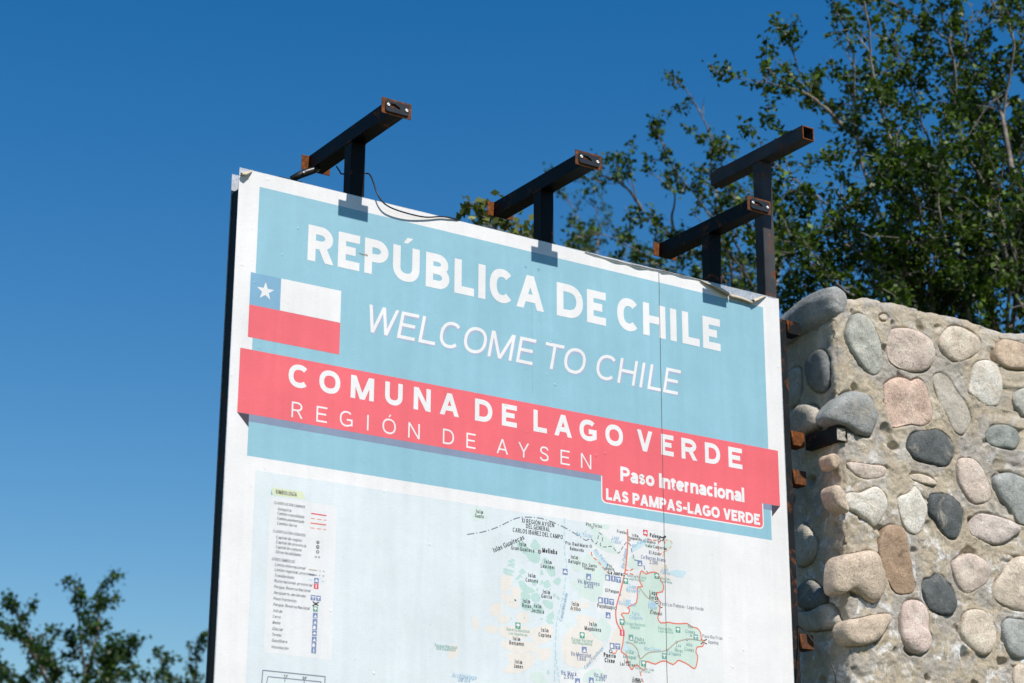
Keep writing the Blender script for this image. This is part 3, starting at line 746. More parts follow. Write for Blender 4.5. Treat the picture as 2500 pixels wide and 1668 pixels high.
MAP_LABELS = [
    ('black', 'Isla', 0.9803, 3.2293, 0.0134, 0.0, 'c'),
    ('black', 'Guafo', 0.9795, 3.2136, 0.0134, 0.0, 'c'),
    ('ink', 'XI REGIÓN AYSÉN', 1.227, 3.2208, 0.0155, 0.0, 'c'),
    ('ink', 'DEL GENERAL', 1.227, 3.2028, 0.0155, 0.0, 'c'),
    ('ink', 'CARLOS IBÁÑEZ DEL CAMPO', 1.2269, 3.1823, 0.0155, 0.0, 'c'),
    ('black', 'Isla', 1.1618, 3.1358, 0.0139, 0.0, 'c'),
    ('black', 'Gran Guaiteca', 1.1619, 3.1181, 0.0139, 0.0, 'c'),
    ('blackb', 'Melinka', 1.2774, 3.1238, 0.0168, 0.0, 'c'),
    ('black', 'Isla', 1.2702, 3.0855, 0.0139, 0.0, 'c'),
    ('black', 'Leucayec', 1.2692, 3.0685, 0.0139, 0.0, 'c'),
    ('black', 'Isla', 1.2009, 3.0284, 0.0139, 0.0, 'c'),
    ('black', 'Concoto', 1.2009, 3.0108, 0.0139, 0.0, 'c'),
    ('black', 'Isla', 1.2634, 2.9767, 0.0139, 0.0, 'c'),
    ('black', 'García', 1.2634, 2.9611, 0.0139, 0.0, 'c'),
    ('black', 'Isla', 1.1782, 2.9347, 0.0139, 0.0, 'c'),
    ('black', 'Rojas', 1.1792, 2.9182, 0.0139, 0.0, 'c'),
    ('black', 'Isla', 1.2259, 2.9223, 0.0139, 0.0, 'c'),
    ('black', 'Jechica', 1.2259, 2.9048, 0.0139, 0.0, 'c'),
    ('black', 'Isla', 1.3846, 3.1164, 0.0139, 0.0, 'c'),
    ('black', 'Refugio', 1.3845, 3.0992, 0.0139, 0.0, 'c'),
    ('black', 'Pto. Tictoc', 1.473, 3.2451, 0.0122, 0.0, 'c'),
    ('sea', 'Ba. Tictoc', 1.4282, 3.2037, 0.0134, 0.0, 'c'),
    ('sea', 'Lago', 1.5675, 3.2114, 0.0143, 0.0, 'c'),
    ('sea', 'Trébol', 1.5683, 3.1962, 0.0143, 0.0, 'c'),
    ('black', 'Fresia', 1.5945, 3.2372, 0.0118, 0.0, 'c'),
    ('black', 'Villa', 1.6575, 3.2316, 0.0109, 0.0, 'c'),
    ('black', 'Vanguardia', 1.6568, 3.2205, 0.0109, 0.0, 'c'),
    ('blackb', 'Palena', 1.7497, 3.2403, 0.0151, 0.0, 'c'),
    ('black', 'El Malito', 1.7231, 3.2165, 0.0113, 0.0, 'c'),
    ('black', 'Valle California', 1.7526, 3.2008, 0.0113, 0.0, 'c'),
    ('black', 'El Azul', 1.7428, 3.1766, 0.0122, 0.0, 'c'),
    ('navy', 'Co Barros Arana', 1.739, 3.1549, 0.0139, 0.0, 'c'),
    ('navy', '2.286', 1.7403, 3.1401, 0.0139, 0.0, 'c'),
    ('black', 'Pto. Raúl Marin', 1.3953, 3.165, 0.0122, 0.0, 'c'),
    ('black', 'Balmaceda', 1.3951, 3.1469, 0.0122, 0.0, 'c'),
    ('black', 'Pto. Santo', 1.4506, 3.096, 0.0118, 0.0, 'c'),
    ('black', 'Domingo', 1.4504, 3.0839, 0.0118, 0.0, 'c'),
    ('black', 'Pto.', 1.5405, 3.1049, 0.0113, 0.0, 'c'),
    ('black', 'Bonito', 1.542, 3.0939, 0.0113, 0.0, 'c'),
    ('blackb', 'La Junta', 1.5654, 3.0793, 0.0143, 0.0, 'c'),
    ('navy', 'Vn. Melimoyu', 1.4458, 3.0311, 0.0147, 0.0, 'c'),
    ('navy', '2.408', 1.4466, 3.0176, 0.0147, 0.0, 'c'),
    ('greent', 'Reserva Nacional', 1.661, 3.08, 0.0101, 0.0, 'c'),
    ('greent', 'Lago Rosselot', 1.6608, 3.0691, 0.0101, 0.0, 'c'),
    ('sea', 'Lago', 1.6431, 3.0389, 0.0143, 0.0, 'c'),
    ('sea', 'Rosselot', 1.6429, 3.0241, 0.0143, 0.0, 'c'),
    ('black', 'El Pangue', 1.5497, 3.0129, 0.0122, 0.0, 'c'),
    ('sea', 'Lago', 1.6156, 2.9849, 0.0143, 0.0, 'c'),
    ('sea', 'Risopatrón', 1.6165, 2.972, 0.0143, 0.0, 'c'),
    ('black', 'Puyuhuapi', 1.519, 2.9521, 0.0147, 0.0, 'c'),
    ('black', 'Isla', 1.3874, 2.9473, 0.0139, 0.0, 'c'),
    ('black', 'Atilio', 1.3873, 2.9304, 0.0139, 0.0, 'c'),
    ('black', 'Lago', 1.7361, 3.0258, 0.0155, 0.0, 'c'),
    ('black', 'Verde', 1.7373, 3.0077, 0.0155, 0.0, 'c'),
    ('sea', 'Lago', 1.7287, 2.9863, 0.0151, 0.0, 'c'),
    ('sea', 'Verde', 1.7295, 2.9721, 0.0151, 0.0, 'c'),
    ('black', 'El Maqui', 1.7468, 2.9536, 0.0126, 0.0, 'c'),
    ('grey', 'Paso Las Pampas - Lago Verde', 1.8673, 2.9912, 0.0134, 0.0, 'c'),
    ('sea', 'Vgro.', 1.654, 2.9416, 0.0139, 0.0, 'c'),
    ('sea', 'Colgante', 1.6543, 2.9266, 0.0139, 0.0, 'c'),
    ('greent', 'Parque Nacional', 1.6506, 2.9035, 0.0113, 0.0, 'c'),
    ('greent', 'Queulat', 1.6509, 2.892, 0.0113, 0.0, 'c'),
    ('black', 'Isla', 1.4638, 2.8827, 0.0147, 0.0, 'c'),
    ('black', 'Magdalena', 1.4626, 2.8648, 0.0147, 0.0, 'c'),
    ('greent', 'Reserva Nacional', 1.1434, 2.8301, 0.0109, 0.0, 'c'),
    ('greent', 'Las Guaitecas', 1.1435, 2.817, 0.0109, 0.0, 'c'),
    ('black', 'Isla', 1.1372, 2.7987, 0.0139, 0.0, 'c'),
    ('black', 'Benjamín', 1.1373, 2.7824, 0.0139, 0.0, 'c'),
    ('black', 'Isla', 1.2562, 2.8403, 0.0139, 0.0, 'c'),
    ('black', 'Cuptana', 1.2557, 2.8228, 0.0139, 0.0, 'c'),
    ('greent', 'Parque Nacional', 1.416, 2.8224, 0.0113, 0.0, 'c'),
    ('greent', 'Isla Magdalena', 1.4159, 2.8115, 0.0113, 0.0, 'c'),
    ('navy', 'Vn Mentolat', 1.4105, 2.7684, 0.0147, 0.0, 'c'),
    ('navy', '1.660', 1.4114, 2.7543, 0.0147, 0.0, 'c'),
    ('blackb', 'Puerto', 1.5358, 2.7768, 0.0164, 0.0, 'c'),
    ('blackb', 'Cisne', 1.5356, 2.7583, 0.0164, 0.0, 'c'),
    ('teal', 'Piedra', 1.6697, 2.8511, 0.0122, 0.0, 'c'),
    ('teal', 'del Gato', 1.6695, 2.8396, 0.0122, 0.0, 'c'),
    ('greent', 'Reserva Nac.', 1.7903, 2.9014, 0.0105, 0.0, 'c'),
    ('greent', 'Lago Carlota', 1.79, 2.891, 0.0105, 0.0, 'c'),
    ('teal', 'Río', 1.9052, 2.92, 0.0139, 0.0, 'c'),
    ('teal', 'Cisnes', 1.9035, 2.8998, 0.0139, 0.0, 'c'),
    ('grey', 'Paso Río Frías', 2.0083, 2.891, 0.0126, 0.0, 'c'),
    ('grey', 'Appeleg', 2.011, 2.872, 0.0126, 0.0, 'c'),
    ('sea', 'Río Cisnes', 1.7275, 2.8178, 0.0139, 0.0, 'c'),
    ('teal', 'Villa', 1.6239, 2.7986, 0.0134, 0.0, 'c'),
    ('teal', 'Amengual', 1.6235, 2.7808, 0.0134, 0.0, 'c'),
    ('teal', 'Los', 1.8478, 2.844, 0.0134, 0.0, 'c'),
    ('teal', 'Ñires', 1.8478, 2.8254, 0.0134, 0.0, 'c'),
    ('teal', 'Alto', 1.8971, 2.8518, 0.0134, 0.0, 'c'),
    ('teal', 'Cisnes', 1.8965, 2.8331, 0.0134, 0.0, 'c'),
    ('teal', 'La Tapera', 1.8257, 2.8117, 0.0126, 0.0, 'c'),
    ('black', 'Lago', 1.6143, 2.7639, 0.0122, 0.0, 'c'),
    ('black', 'Las Torres', 1.6141, 2.7537, 0.0122, 0.0, 'c'),
    ('black', 'Isla', 1.1453, 2.719, 0.0139, 0.0, 'c'),
    ('black', 'James', 1.1449, 2.7035, 0.0139, 0.0, 'c'),
    ('sea', 'Archipiélago', 0.925, 2.6485, 0.0151, 0.0, 'c'),
    ('sea', 'de los', 0.9242, 2.6373, 0.0151, 0.0, 'c'),
    ('navy', 'Vn. Macá', 1.3568, 2.698, 0.0151, 0.0, 'c'),
    ('navy', '2.916', 1.3572, 2.6849, 0.0151, 0.0, 'c'),
    ('navy', 'Vn. Kay', 1.4941, 2.7027, 0.0151, 0.0, 'c'),
    ('navy', '2.090', 1.4939, 2.6902, 0.0151, 0.0, 'c'),
    ('black', 'Campo', 1.6536, 2.7054, 0.0122, 0.0, 'c'),
    ('black', 'Grande', 1.6535, 2.697, 0.0122, 0.0, 'c'),
    ('greent', 'Parque Nacional', 0.8509, 2.7458, 0.0109, 0.0, 'c'),
    ('greent', 'Isla Guamblin', 0.8511, 2.7366, 0.0109, 0.0, 'c'),
    ('sea', 'Lago', 1.7932, 3.1217, 0.0126, 0.0, 'c'),
    ('sea', 'Palena', 1.7923, 3.1084, 0.0134, 0.0, 'c'),
    ('greent', 'Res. Nac.', 1.7961, 3.0878, 0.0092, 0.0, 'c'),
    ('greent', 'Lago Palena', 1.7958, 3.0767, 0.0092, 0.0, 'c'),
    ('greent', 'Reserva Nac. Lago', 1.6914, 2.7468, 0.0092, 0.0, 'c'),
    ('greent', 'Las Torres', 1.6912, 2.737, 0.0092, 0.0, 'c'),
    ('sea', 'Río Palena', 1.4992, 3.1333, 0.0139, -0.688, 'c'),
    ('sea', 'Río Palena', 1.6128, 3.1428, 0.0139, 1.38, 'c'),
    ('sea', 'Río Palena', 1.6784, 3.2057, 0.0139, 0.525, 'c'),
    ('seag', 'Canal Moraleda', 1.3424, 2.9352, 0.0139, 1.326, 'c'),
    ('seag', 'Canal Puyuhuapi', 1.4691, 2.7645, 0.0139, 0.796, 'c'),
    ('ink', 'Islas Guaitecas', 1.1067, 3.13, 0.0176, 0.468, 'c'),
    ('black', 'SIMBOLOGÍA', 0.2265, 3.1904, 0.0129, 0.0, 'c'),
    ('inkl', 'CLASIFICACIÓN CAMINOS', 0.183, 3.1549, 0.009, 0.0, 'l'),
    ('inkl', 'Autopista', 0.1968, 3.1356, 0.0098, 0.0, 'l'),
    ('inkl', 'Camino consolidado', 0.1965, 3.1207, 0.0098, 0.0, 'l'),
    ('inkl', 'Camino pavimentado', 0.1963, 3.104, 0.0098, 0.0, 'l'),
    ('inkl', 'Camino tierra', 0.1966, 3.0874, 0.0098, 0.0, 'l'),
    ('inkl', 'CLASIFICACIÓN CIUDADES', 0.1831, 3.0599, 0.009, 0.0, 'l'),
    ('inkl', 'Capital de región', 0.1959, 3.0406, 0.0098, 0.0, 'l'),
    ('inkl', 'Capital de provincia', 0.1957, 3.0245, 0.0098, 0.0, 'l'),
    ('inkl', 'Capital de comuna', 0.1959, 3.0084, 0.0098, 0.0, 'l'),
    ('inkl', 'Otras localidades', 0.1962, 2.992, 0.0098, 0.0, 'l'),
    ('inkl', 'OTROS SIMBOLOS', 0.1836, 2.9667, 0.0098, 0.0, 'l'),
    ('inkl', 'Limite internacional', 0.1958, 2.9496, 0.0098, 0.0, 'l'),
    ('inkl', 'Limite regional, provincia', 0.1956, 2.9327, 0.0098, 0.0, 'l'),
    ('inkl', 'Transbordador', 0.196, 2.9143, 0.0098, 0.0, 'l'),
    ('inkl', 'Ruta nacional, provincial', 0.1959, 2.8966, 0.0098, 0.0, 'l'),
    ('inkl', 'Parque, Reserva Nacional', 0.1958, 2.8773, 0.0098, 0.0, 'l'),
    ('inkl', 'Aeropuerto, aeródromo', 0.1957, 2.8581, 0.0098, 0.0, 'l'),
    ('inkl', 'Paso fronterizo', 0.1957, 2.8384, 0.0098, 0.0, 'l'),
    ('inkl', 'Parque, Reserva Nacional', 0.1956, 2.8192, 0.0098, 0.0, 'l'),
    ('inkl', 'Volcán', 0.1956, 2.7988, 0.0098, 0.0, 'l'),
    ('inkl', 'Cerro', 0.1956, 2.7801, 0.0098, 0.0, 'l'),
    ('inkl', 'Monte', 0.1955, 2.7606, 0.0098, 0.0, 'l'),
    ('inkl', 'Glaciar', 0.1955, 2.7403, 0.0098, 0.0, 'l'),
    ('inkl', 'Termas', 0.1955, 2.7217, 0.0098, 0.0, 'l'),
    ('inkl', 'Gasolinera', 0.1954, 2.7027, 0.0098, 0.0, 'l'),
    ('inkl', 'Información', 0.1954, 2.6817, 0.0098, 0.0, 'l'),
    ('black', '73°', 0.251, 2.5911, 0.0094, 0.0, 'c'),
    ('black', '68°', 0.3198, 2.5917, 0.0094, 0.0, 'c'),
]
LEGEND_PANEL = [(0.1687, 3.1771), (0.4166, 3.1779), (0.4156, 2.6631), (0.1692, 2.6661)]
LEGEND_TAG = [(0.1729, 3.2085), (0.2852, 3.2102), (0.2984, 3.1849), (0.1803, 3.184)]
LEGEND_CLIP = [(0.1713, 3.2017), (0.1779, 3.1836), (0.1703, 3.183)]
TEARS = [
    [(0.467, 4.0954), (0.4827, 4.0958), (0.4959, 4.0927), (0.4944, 4.0899), (0.4802, 4.0918)],
    [(0.4942, 4.0963), (0.5063, 4.0959), (0.507, 4.0921), (0.4954, 4.0916)],
    [(0.4975, 4.0911), (0.5059, 4.0909), (0.5039, 4.0875)],
]
SCUFFS = [
    [(1.1635, 4.189), (1.1734, 4.1952), (1.181, 4.1875), (1.1734, 4.1818)],
    [(1.2218, 4.1918), (1.2335, 4.1979), (1.2393, 4.1903), (1.2294, 4.181)],
    [(1.126, 4.1761), (1.1288, 4.1767), (1.1289, 4.1705), (1.1266, 4.1705)],
]
CABLE = [(0.4233, 0.1, 4.4496), (0.4324, 0.09, 4.4292), (0.4394, 0.075, 4.4137), (0.5185, 0.055, 4.4285), (0.5272, 0.035, 4.4147), (0.5281, 0.01, 4.3776), (0.5308, -0.012, 4.3313), (0.5508, -0.019, 4.2997), (0.5872, -0.021, 4.2839), (0.659, -0.018, 4.2794), (0.7344, -0.01, 4.2859), (0.7997, -0.008, 4.3033), (0.8466, -0.006, 4.3088), (0.8867, 0.004, 4.31), (0.9396, 0.05, 4.3236)]
LOWER_CABLE = [(2.4293, 0.0, 2.9813), (2.4292, -0.04, 2.9588), (2.4188, -0.09, 2.9156), (2.4083, -0.15, 2.8642), (2.3996, -0.2, 2.8174), (2.4003, -0.225, 2.7754), (2.3998, -0.23, 2.7362), (2.3956, -0.23, 2.6686)]
TREE_WALL = [
    [(7.463, 4.407, 0.48), (6.995, 3.712, 3.007), (6.704, 3.302, 4.524), (6.483, 3.046, 5.535)],
    [(6.704, 3.302, 4.524), (6.06, 2.744, 6.202), (5.688, 2.535, 6.548), (5.546, 2.516, 6.83), (5.468, 2.488, 7.031), (5.401, 2.465, 7.199), (5.355, 2.415, 7.401), (5.292, 2.39, 7.568), (5.213, 2.375, 7.738)],
    [(6.646, 3.24, 4.776), (6.254, 3.269, 6.412), (6.211, 3.445, 7.097), (6.119, 3.374, 7.429), (6.065, 3.308, 7.684), (6.028, 3.283, 7.809), (5.899, 3.272, 8.051), (5.783, 3.266, 8.258)],
    [(6.541, 3.108, 5.282), (5.923, 2.844, 6.132), (5.461, 2.774, 6.233), (5.323, 2.826, 6.33), (5.224, 2.857, 6.414), (5.089, 2.907, 6.511), (4.988, 2.94, 6.595)],
    [(6.023, 2.868, 6.747), (6.053, 3.201, 7.051), (6.116, 3.515, 7.353), (5.999, 3.533, 7.5), (5.839, 3.579, 7.649), (5.742, 3.57, 7.833), (5.625, 3.589, 7.977)],
    [(5.634, 3.006, 7.038), (5.431, 3.059, 7.207), (5.282, 3.126, 7.253), (5.141, 3.203, 7.29)],
    [(6.704, 3.302, 4.524), (6.866, 2.809, 5.821), (6.807, 2.656, 6.624), (6.656, 2.551, 7.137), (6.62, 2.377, 7.637), (6.461, 2.382, 7.886), (6.34, 2.372, 8.111)],
    [(6.615, 2.479, 6.749), (6.641, 2.562, 7.256), (6.618, 2.724, 7.645), (6.384, 2.808, 7.82), (6.186, 2.883, 7.958), (6.035, 2.946, 8.049)],
    [(6.735, 2.801, 5.738), (6.374, 2.735, 6.552), (6.159, 2.744, 6.938), (6.018, 2.726, 7.216), (5.943, 2.685, 7.444), (5.836, 2.695, 7.596)],
    [(6.84, 2.671, 5.89), (6.413, 2.587, 6.228), (6.044, 2.528, 6.406), (5.86, 2.58, 6.578), (5.708, 2.631, 6.7)],
    [(6.549, 2.953, 5.661), (6.05, 2.833, 5.894), (5.705, 2.709, 5.885), (5.512, 2.772, 6.044), (5.346, 2.84, 6.148), (5.185, 2.922, 6.207)],
    [(6.61, 3.163, 5.029), (5.934, 2.879, 5.665), (5.39, 2.733, 5.732), (5.171, 2.811, 5.898), (5.044, 2.847, 6.017), (4.965, 2.842, 6.159)],
    [(6.704, 3.302, 4.524), (7.152, 2.75, 5.859), (7.118, 2.601, 6.972), (6.953, 2.503, 7.494), (6.797, 2.419, 7.964), (6.702, 2.377, 8.225)],
    [(6.768, 2.659, 6.042), (6.436, 2.568, 6.652), (6.287, 2.543, 6.792), (6.192, 2.511, 7.032), (6.109, 2.435, 7.358), (5.987, 2.396, 7.658), (5.928, 2.355, 7.859)],
    [(6.683, 2.915, 5.535), (6.196, 2.639, 6.059), (5.877, 2.418, 6.167), (5.803, 2.352, 6.456), (5.775, 2.265, 6.721)],
    [(6.728, 2.886, 5.536), (6.879, 2.971, 6.158), (6.984, 3.138, 6.647), (6.952, 2.991, 7.073), (6.837, 2.919, 7.445)],
    [(6.817, 2.827, 5.536), (6.595, 2.583, 5.873), (6.446, 2.355, 6.05), (6.305, 2.33, 6.343), (6.272, 2.235, 6.637)],
    [(6.704, 3.302, 4.524), (5.853, 3.372, 5.509), (5.584, 3.322, 5.834), (5.47, 3.318, 6.034), (5.365, 3.327, 6.183)],
    [(6.657, 3.233, 4.777), (5.914, 3.161, 5.602), (5.664, 3.029, 5.765), (5.588, 3.01, 5.937), (5.458, 3.048, 6.059)],
    [(6.621, 3.156, 5.029), (6.45, 3.099, 5.824), (6.351, 3.153, 6.221), (6.235, 3.127, 6.478), (6.084, 3.144, 6.683)],
    [(6.683, 2.915, 5.535), (6.58, 2.924, 5.913), (6.551, 2.902, 6.243), (6.427, 2.862, 6.549)],
    [(6.906, 2.769, 5.536), (6.939, 2.587, 6.226), (6.839, 2.591, 6.667), (6.769, 2.535, 6.923)],
]
TREE_SIGN = [
    [(8.001, 7.112, 0.711), (7.471, 6.325, 3.574), (7.149, 5.819, 5.382), (6.982, 5.57, 6.286)],
    [(7.149, 5.819, 5.382), (6.702, 5.278, 6.816), (6.43, 5.08, 7.096), (6.272, 5.067, 7.388), (6.19, 5.028, 7.623), (6.144, 4.977, 7.828), (6.024, 4.974, 8.033), (5.927, 4.986, 8.164)],
    [(7.094, 5.736, 5.683), (6.574, 5.31, 7.0), (6.21, 5.169, 7.342), (6.001, 5.213, 7.576), (5.891, 5.215, 7.752), (5.806, 5.201, 7.928)],
    [(7.038, 5.653, 5.984), (6.538, 5.373, 6.812), (5.998, 5.325, 7.121), (5.794, 5.387, 7.302), (5.705, 5.37, 7.492), (5.612, 5.354, 7.685)],
    [(6.043, 5.716, 7.47), (5.841, 5.622, 7.548), (5.61, 5.569, 7.57), (5.47, 5.668, 7.551)],
    [(6.345, 5.618, 7.218), (6.079, 5.376, 7.249), (5.883, 5.08, 7.303), (5.793, 5.099, 7.404), (5.663, 5.15, 7.49)],
    [(6.966, 5.461, 6.587), (6.681, 5.097, 7.022), (6.322, 4.869, 7.233), (6.195, 4.872, 7.435), (6.142, 4.838, 7.609), (6.141, 4.781, 7.754)],
    [(7.038, 5.653, 5.984), (6.794, 5.998, 6.843), (6.692, 6.386, 7.361), (6.411, 6.507, 7.518), (6.197, 6.61, 7.613)],
    [(7.046, 5.409, 6.587), (7.282, 5.527, 7.216), (7.564, 5.705, 7.617), (7.391, 5.718, 7.87), (7.246, 5.712, 8.123)],
    [(7.022, 5.544, 6.286), (6.555, 5.296, 6.792), (6.112, 5.179, 6.928), (5.865, 5.307, 7.014)],
    [(7.048, 5.527, 6.286), (6.668, 5.102, 6.625), (6.224, 4.797, 6.767), (6.037, 4.841, 6.965), (5.885, 4.885, 7.107)],
    [(6.546, 5.689, 6.706), (6.187, 5.53, 6.854), (5.812, 5.444, 6.849), (5.653, 5.536, 6.878)],
]
TREE_GAP = [
    [(10.346, 12.549, 0.593), (9.515, 11.314, 5.084), (8.986, 10.528, 7.942), (8.88, 10.371, 8.513)],
    [(8.986, 10.528, 7.942), (8.858, 10.392, 9.067), (8.851, 10.467, 9.462), (8.713, 10.458, 9.711), (8.616, 10.47, 9.843)],
    [(8.91, 10.415, 8.35), (8.981, 10.392, 9.092), (9.083, 10.474, 9.516), (8.985, 10.423, 9.808)],
    [(8.873, 10.375, 8.513), (8.432, 9.989, 8.851), (8.112, 9.641, 8.896)],
    [(8.887, 10.366, 8.514), (9.059, 10.17, 8.947), (9.168, 10.095, 9.177)],
]
TREE_TIP = [
    [(4.105, 4.493, 1.047), (3.646, 3.819, 3.506), (3.35, 3.392, 5.071), (3.266, 3.288, 5.474)],
    [(3.266, 3.288, 5.474), (2.949, 2.889, 5.58), (2.647, 2.543, 5.525), (2.572, 2.568, 5.587), (2.531, 2.586, 5.607)],
    [(3.249, 3.264, 5.563), (3.245, 3.194, 5.792), (3.205, 3.199, 5.886)],
    [(3.177, 3.24, 5.742), (3.194, 3.334, 5.877), (3.183, 3.472, 5.946)],
    [(3.257, 3.276, 5.518), (3.521, 3.502, 5.9), (3.777, 3.794, 6.129)],
]
TREE_LEFT = [
    [(7.838, 20.693, 0.075), (7.417, 20.068, 2.35), (7.065, 19.497, 4.372)],
    [(7.065, 19.497, 4.372), (6.931, 18.923, 5.352), (6.691, 18.544, 6.016), (6.564, 18.47, 6.413), (6.488, 18.412, 6.687)],
    [(7.011, 19.131, 5.383), (7.115, 19.107, 6.139), (7.186, 19.221, 6.599), (7.153, 19.124, 6.898)],
    [(7.065, 19.497, 4.372), (6.66, 19.661, 5.686), (6.532, 19.96, 6.204), (6.337, 19.964, 6.514), (6.248, 19.978, 6.628)],
    [(6.992, 19.244, 5.13), (7.322, 19.263, 5.748), (7.606, 19.439, 6.042), (7.71, 19.329, 6.147)],
    [(6.678, 19.35, 5.382), (6.144, 18.926, 5.912), (5.688, 18.598, 6.069)],
    [(7.036, 19.215, 5.131), (7.192, 18.96, 5.431), (7.313, 18.747, 5.68)],
    [(6.907, 19.5, 4.624), (6.362, 20.038, 5.546), (6.156, 20.527, 6.027), (5.98, 20.56, 6.235)],
    [(6.994, 19.343, 4.877), (7.133, 18.942, 5.371), (7.327, 18.626, 5.56)],
    [(6.949, 19.372, 4.877), (6.786, 19.537, 5.628), (6.762, 19.769, 5.98)],
    [(6.952, 19.471, 4.624), (6.381, 19.596, 5.387), (6.118, 19.798, 5.442)],
]
TREE_EDGE = [
    [(9.989, 21.848, -0.036), (9.425, 21.031, 2.958), (9.108, 20.591, 4.591)],
    [(9.108, 20.591, 4.591), (8.931, 20.612, 5.605), (8.817, 20.783, 6.137), (8.723, 20.769, 6.325)],
    [(9.058, 20.516, 4.863), (8.997, 20.216, 5.678), (8.982, 20.036, 6.112), (8.989, 19.892, 6.465)],
    [(9.034, 20.532, 4.863), (8.448, 20.083, 5.617), (8.094, 19.712, 5.792)],
    [(9.058, 20.516, 4.863), (9.033, 19.804, 5.519), (8.983, 19.22, 5.891)],
    [(9.058, 20.516, 4.863), (8.802, 20.025, 5.414), (8.551, 19.642, 5.684)],
]


# ------------------------------------------------------------------ the ground
def ground_material():
    m, t, p = nt('dry_grass_ground')
    v = coords(t)
    c = ramp(t, [(0.35, (0.07, 0.06, 0.04)), (0.5, (0.05, 0.06, 0.022)), (0.7, (0.09, 0.08, 0.05))])
    t.links.new(noise_tex(t, v, 0.7, 8, 0.65), c.inputs[0])
    t.links.new(c.outputs[0], p.inputs['Base Color'])
    p.inputs['Roughness'].default_value = 0.95
    t.links.new(bump(t, noise_tex(t, v, 14.0, 6, 0.7), 0.6, 0.04), p.inputs['Normal'])
    return m


gv, gf = [], []
N = 40
for j in range(N + 1):
    for i in range(N + 1):
        a, b = (i / N - 0.5) * 2, (j / N - 0.5) * 2
        x, y = 700 * a * abs(a) ** 1.5, 700 * b * abs(b) ** 1.5
        d = max(0.0, math.hypot(x, y) - 12)
        gv.append((x, y, min(1.0, d / 60) * 0.5 * noise.noise((x * 0.02, y * 0.02, 0)) - 0.02))
for j in range(N):
    for i in range(N):
        a = j * (N + 1) + i
        gf.append((a, a + 1, a + N + 2, a + N + 1))
mesh('ground', gv, gf, ground_material(), smooth=True, kind='structure')

# ------------------------------------------------------------------ the stone wall
XW, YW, YB = 2.56, -0.147, 0.30
STONE_RGB = {
    'green_grey': (0.315, 0.315, 0.275), 'pink_beige': (0.46, 0.38, 0.32), 'pale_beige': (0.46, 0.39, 0.31), 'tan': (0.42, 0.325, 0.235),
    'pale_speckled': (0.50, 0.46, 0.39), 'rose': (0.46, 0.335, 0.265), 'grey_beige': (0.34, 0.31, 0.26), 'blue_grey': (0.225, 0.23, 0.22),
    'dark_slate': (0.080, 0.088, 0.088), 'green_slate': (0.205, 0.22, 0.20), 'grey': (0.26, 0.27, 0.255), 'white_quartz': (0.52, 0.49, 0.42),
    'grey_rose': (0.40, 0.345, 0.31), 'brown': (0.28, 0.195, 0.13), 'tan_beige': (0.42, 0.34, 0.26), 'rose_beige': (0.48, 0.38, 0.33),
    'dark_grey': (0.13, 0.135, 0.13)}


def stone_material(name):
    key = name + '_stone'
    if key in MATS:
        return MATS[key]
    c = tuple(min(0.78, x * 1.45) for x in STONE_RGB[name])
    m, t, p = nt(key)
    v = coords(t)
    a = ramp(t, [(0.28, tuple(x * 0.72 for x in c)), (0.5, c), (0.75, tuple(min(0.8, x * 1.3 + 0.02) for x in c))])
    t.links.new(noise_tex(t, v, 13.0, 7, 0.65, 0.4), a.inputs[0])
    sp = ramp(t, [(0.34, 0.45), (0.45, 0.95), (0.58, 1.0), (0.68, 1.35)])
    t.links.new(noise_tex(t, v, 170.0, 4, 0.68), sp.inputs[0])
    b = mixc(t, 1.0, a.outputs[0], sp.outputs[0], 'MULTIPLY')
    # mortar film and lime left on the face
    f = ramp(t, [(0.56, 0.0), (0.70, 0.75)])
    t.links.new(noise_tex(t, v, 7.5, 6, 0.7, 0.8), f.inputs[0])
    b = mixc(t, f.outputs[0], b, (0.45, 0.40, 0.32))
    vc = node(t, 'ShaderNodeTexVoronoi', feature='DISTANCE_TO_EDGE')
    vc.inputs['Scale'].default_value = 9.0
    wp = node(t, 'ShaderNodeVectorMath', operation='ADD')
    nz_ = node(t, 'ShaderNodeTexNoise')
    nz_.inputs['Scale'].default_value = 14.0
    nz_.inputs['Detail'].default_value = 4.0
    t.links.new(v, nz_.inputs['Vector'])
    sc_ = node(t, 'ShaderNodeVectorMath', operation='SCALE')
    sc_.inputs['Scale'].default_value = 0.11
    t.links.new(nz_.outputs['Color'], sc_.inputs[0])
    t.links.new(v, wp.inputs[0])
    t.links.new(sc_.outputs[0], wp.inputs[1])
    t.links.new(wp.outputs[0], vc.inputs['Vector'])
    cr = ramp(t, [(0.0, 0.55), (0.012, 1.0)])
    t.links.new(vc.outputs['Distance'], cr.inputs[0])
    gate = ramp(t, [(0.50, 0.0), (0.56, 1.0)])
    t.links.new(noise_tex(t, v, 4.0, 2, 0.5), gate.inputs[0])
    b = mixc(t, gate.outputs[0], b, mixc(t, 1.0, b, cr.outputs[0], 'MULTIPLY'))
    t.links.new(b, p.inputs['Base Color'])
    p.inputs['Roughness'].default_value = 0.82
    p.inputs['Specular IOR Level'].default_value = 0.3
    n1 = bump(t, noise_tex(t, v, 24.0, 9, 0.70, 0.3), 0.85, 0.013)
    n2 = bump(t, noise_tex(t, v, 220.0, 4, 0.65), 0.6, 0.0022, n1)
    t.links.new(n2, p.inputs['Normal'])
    MATS[key] = m
    return m


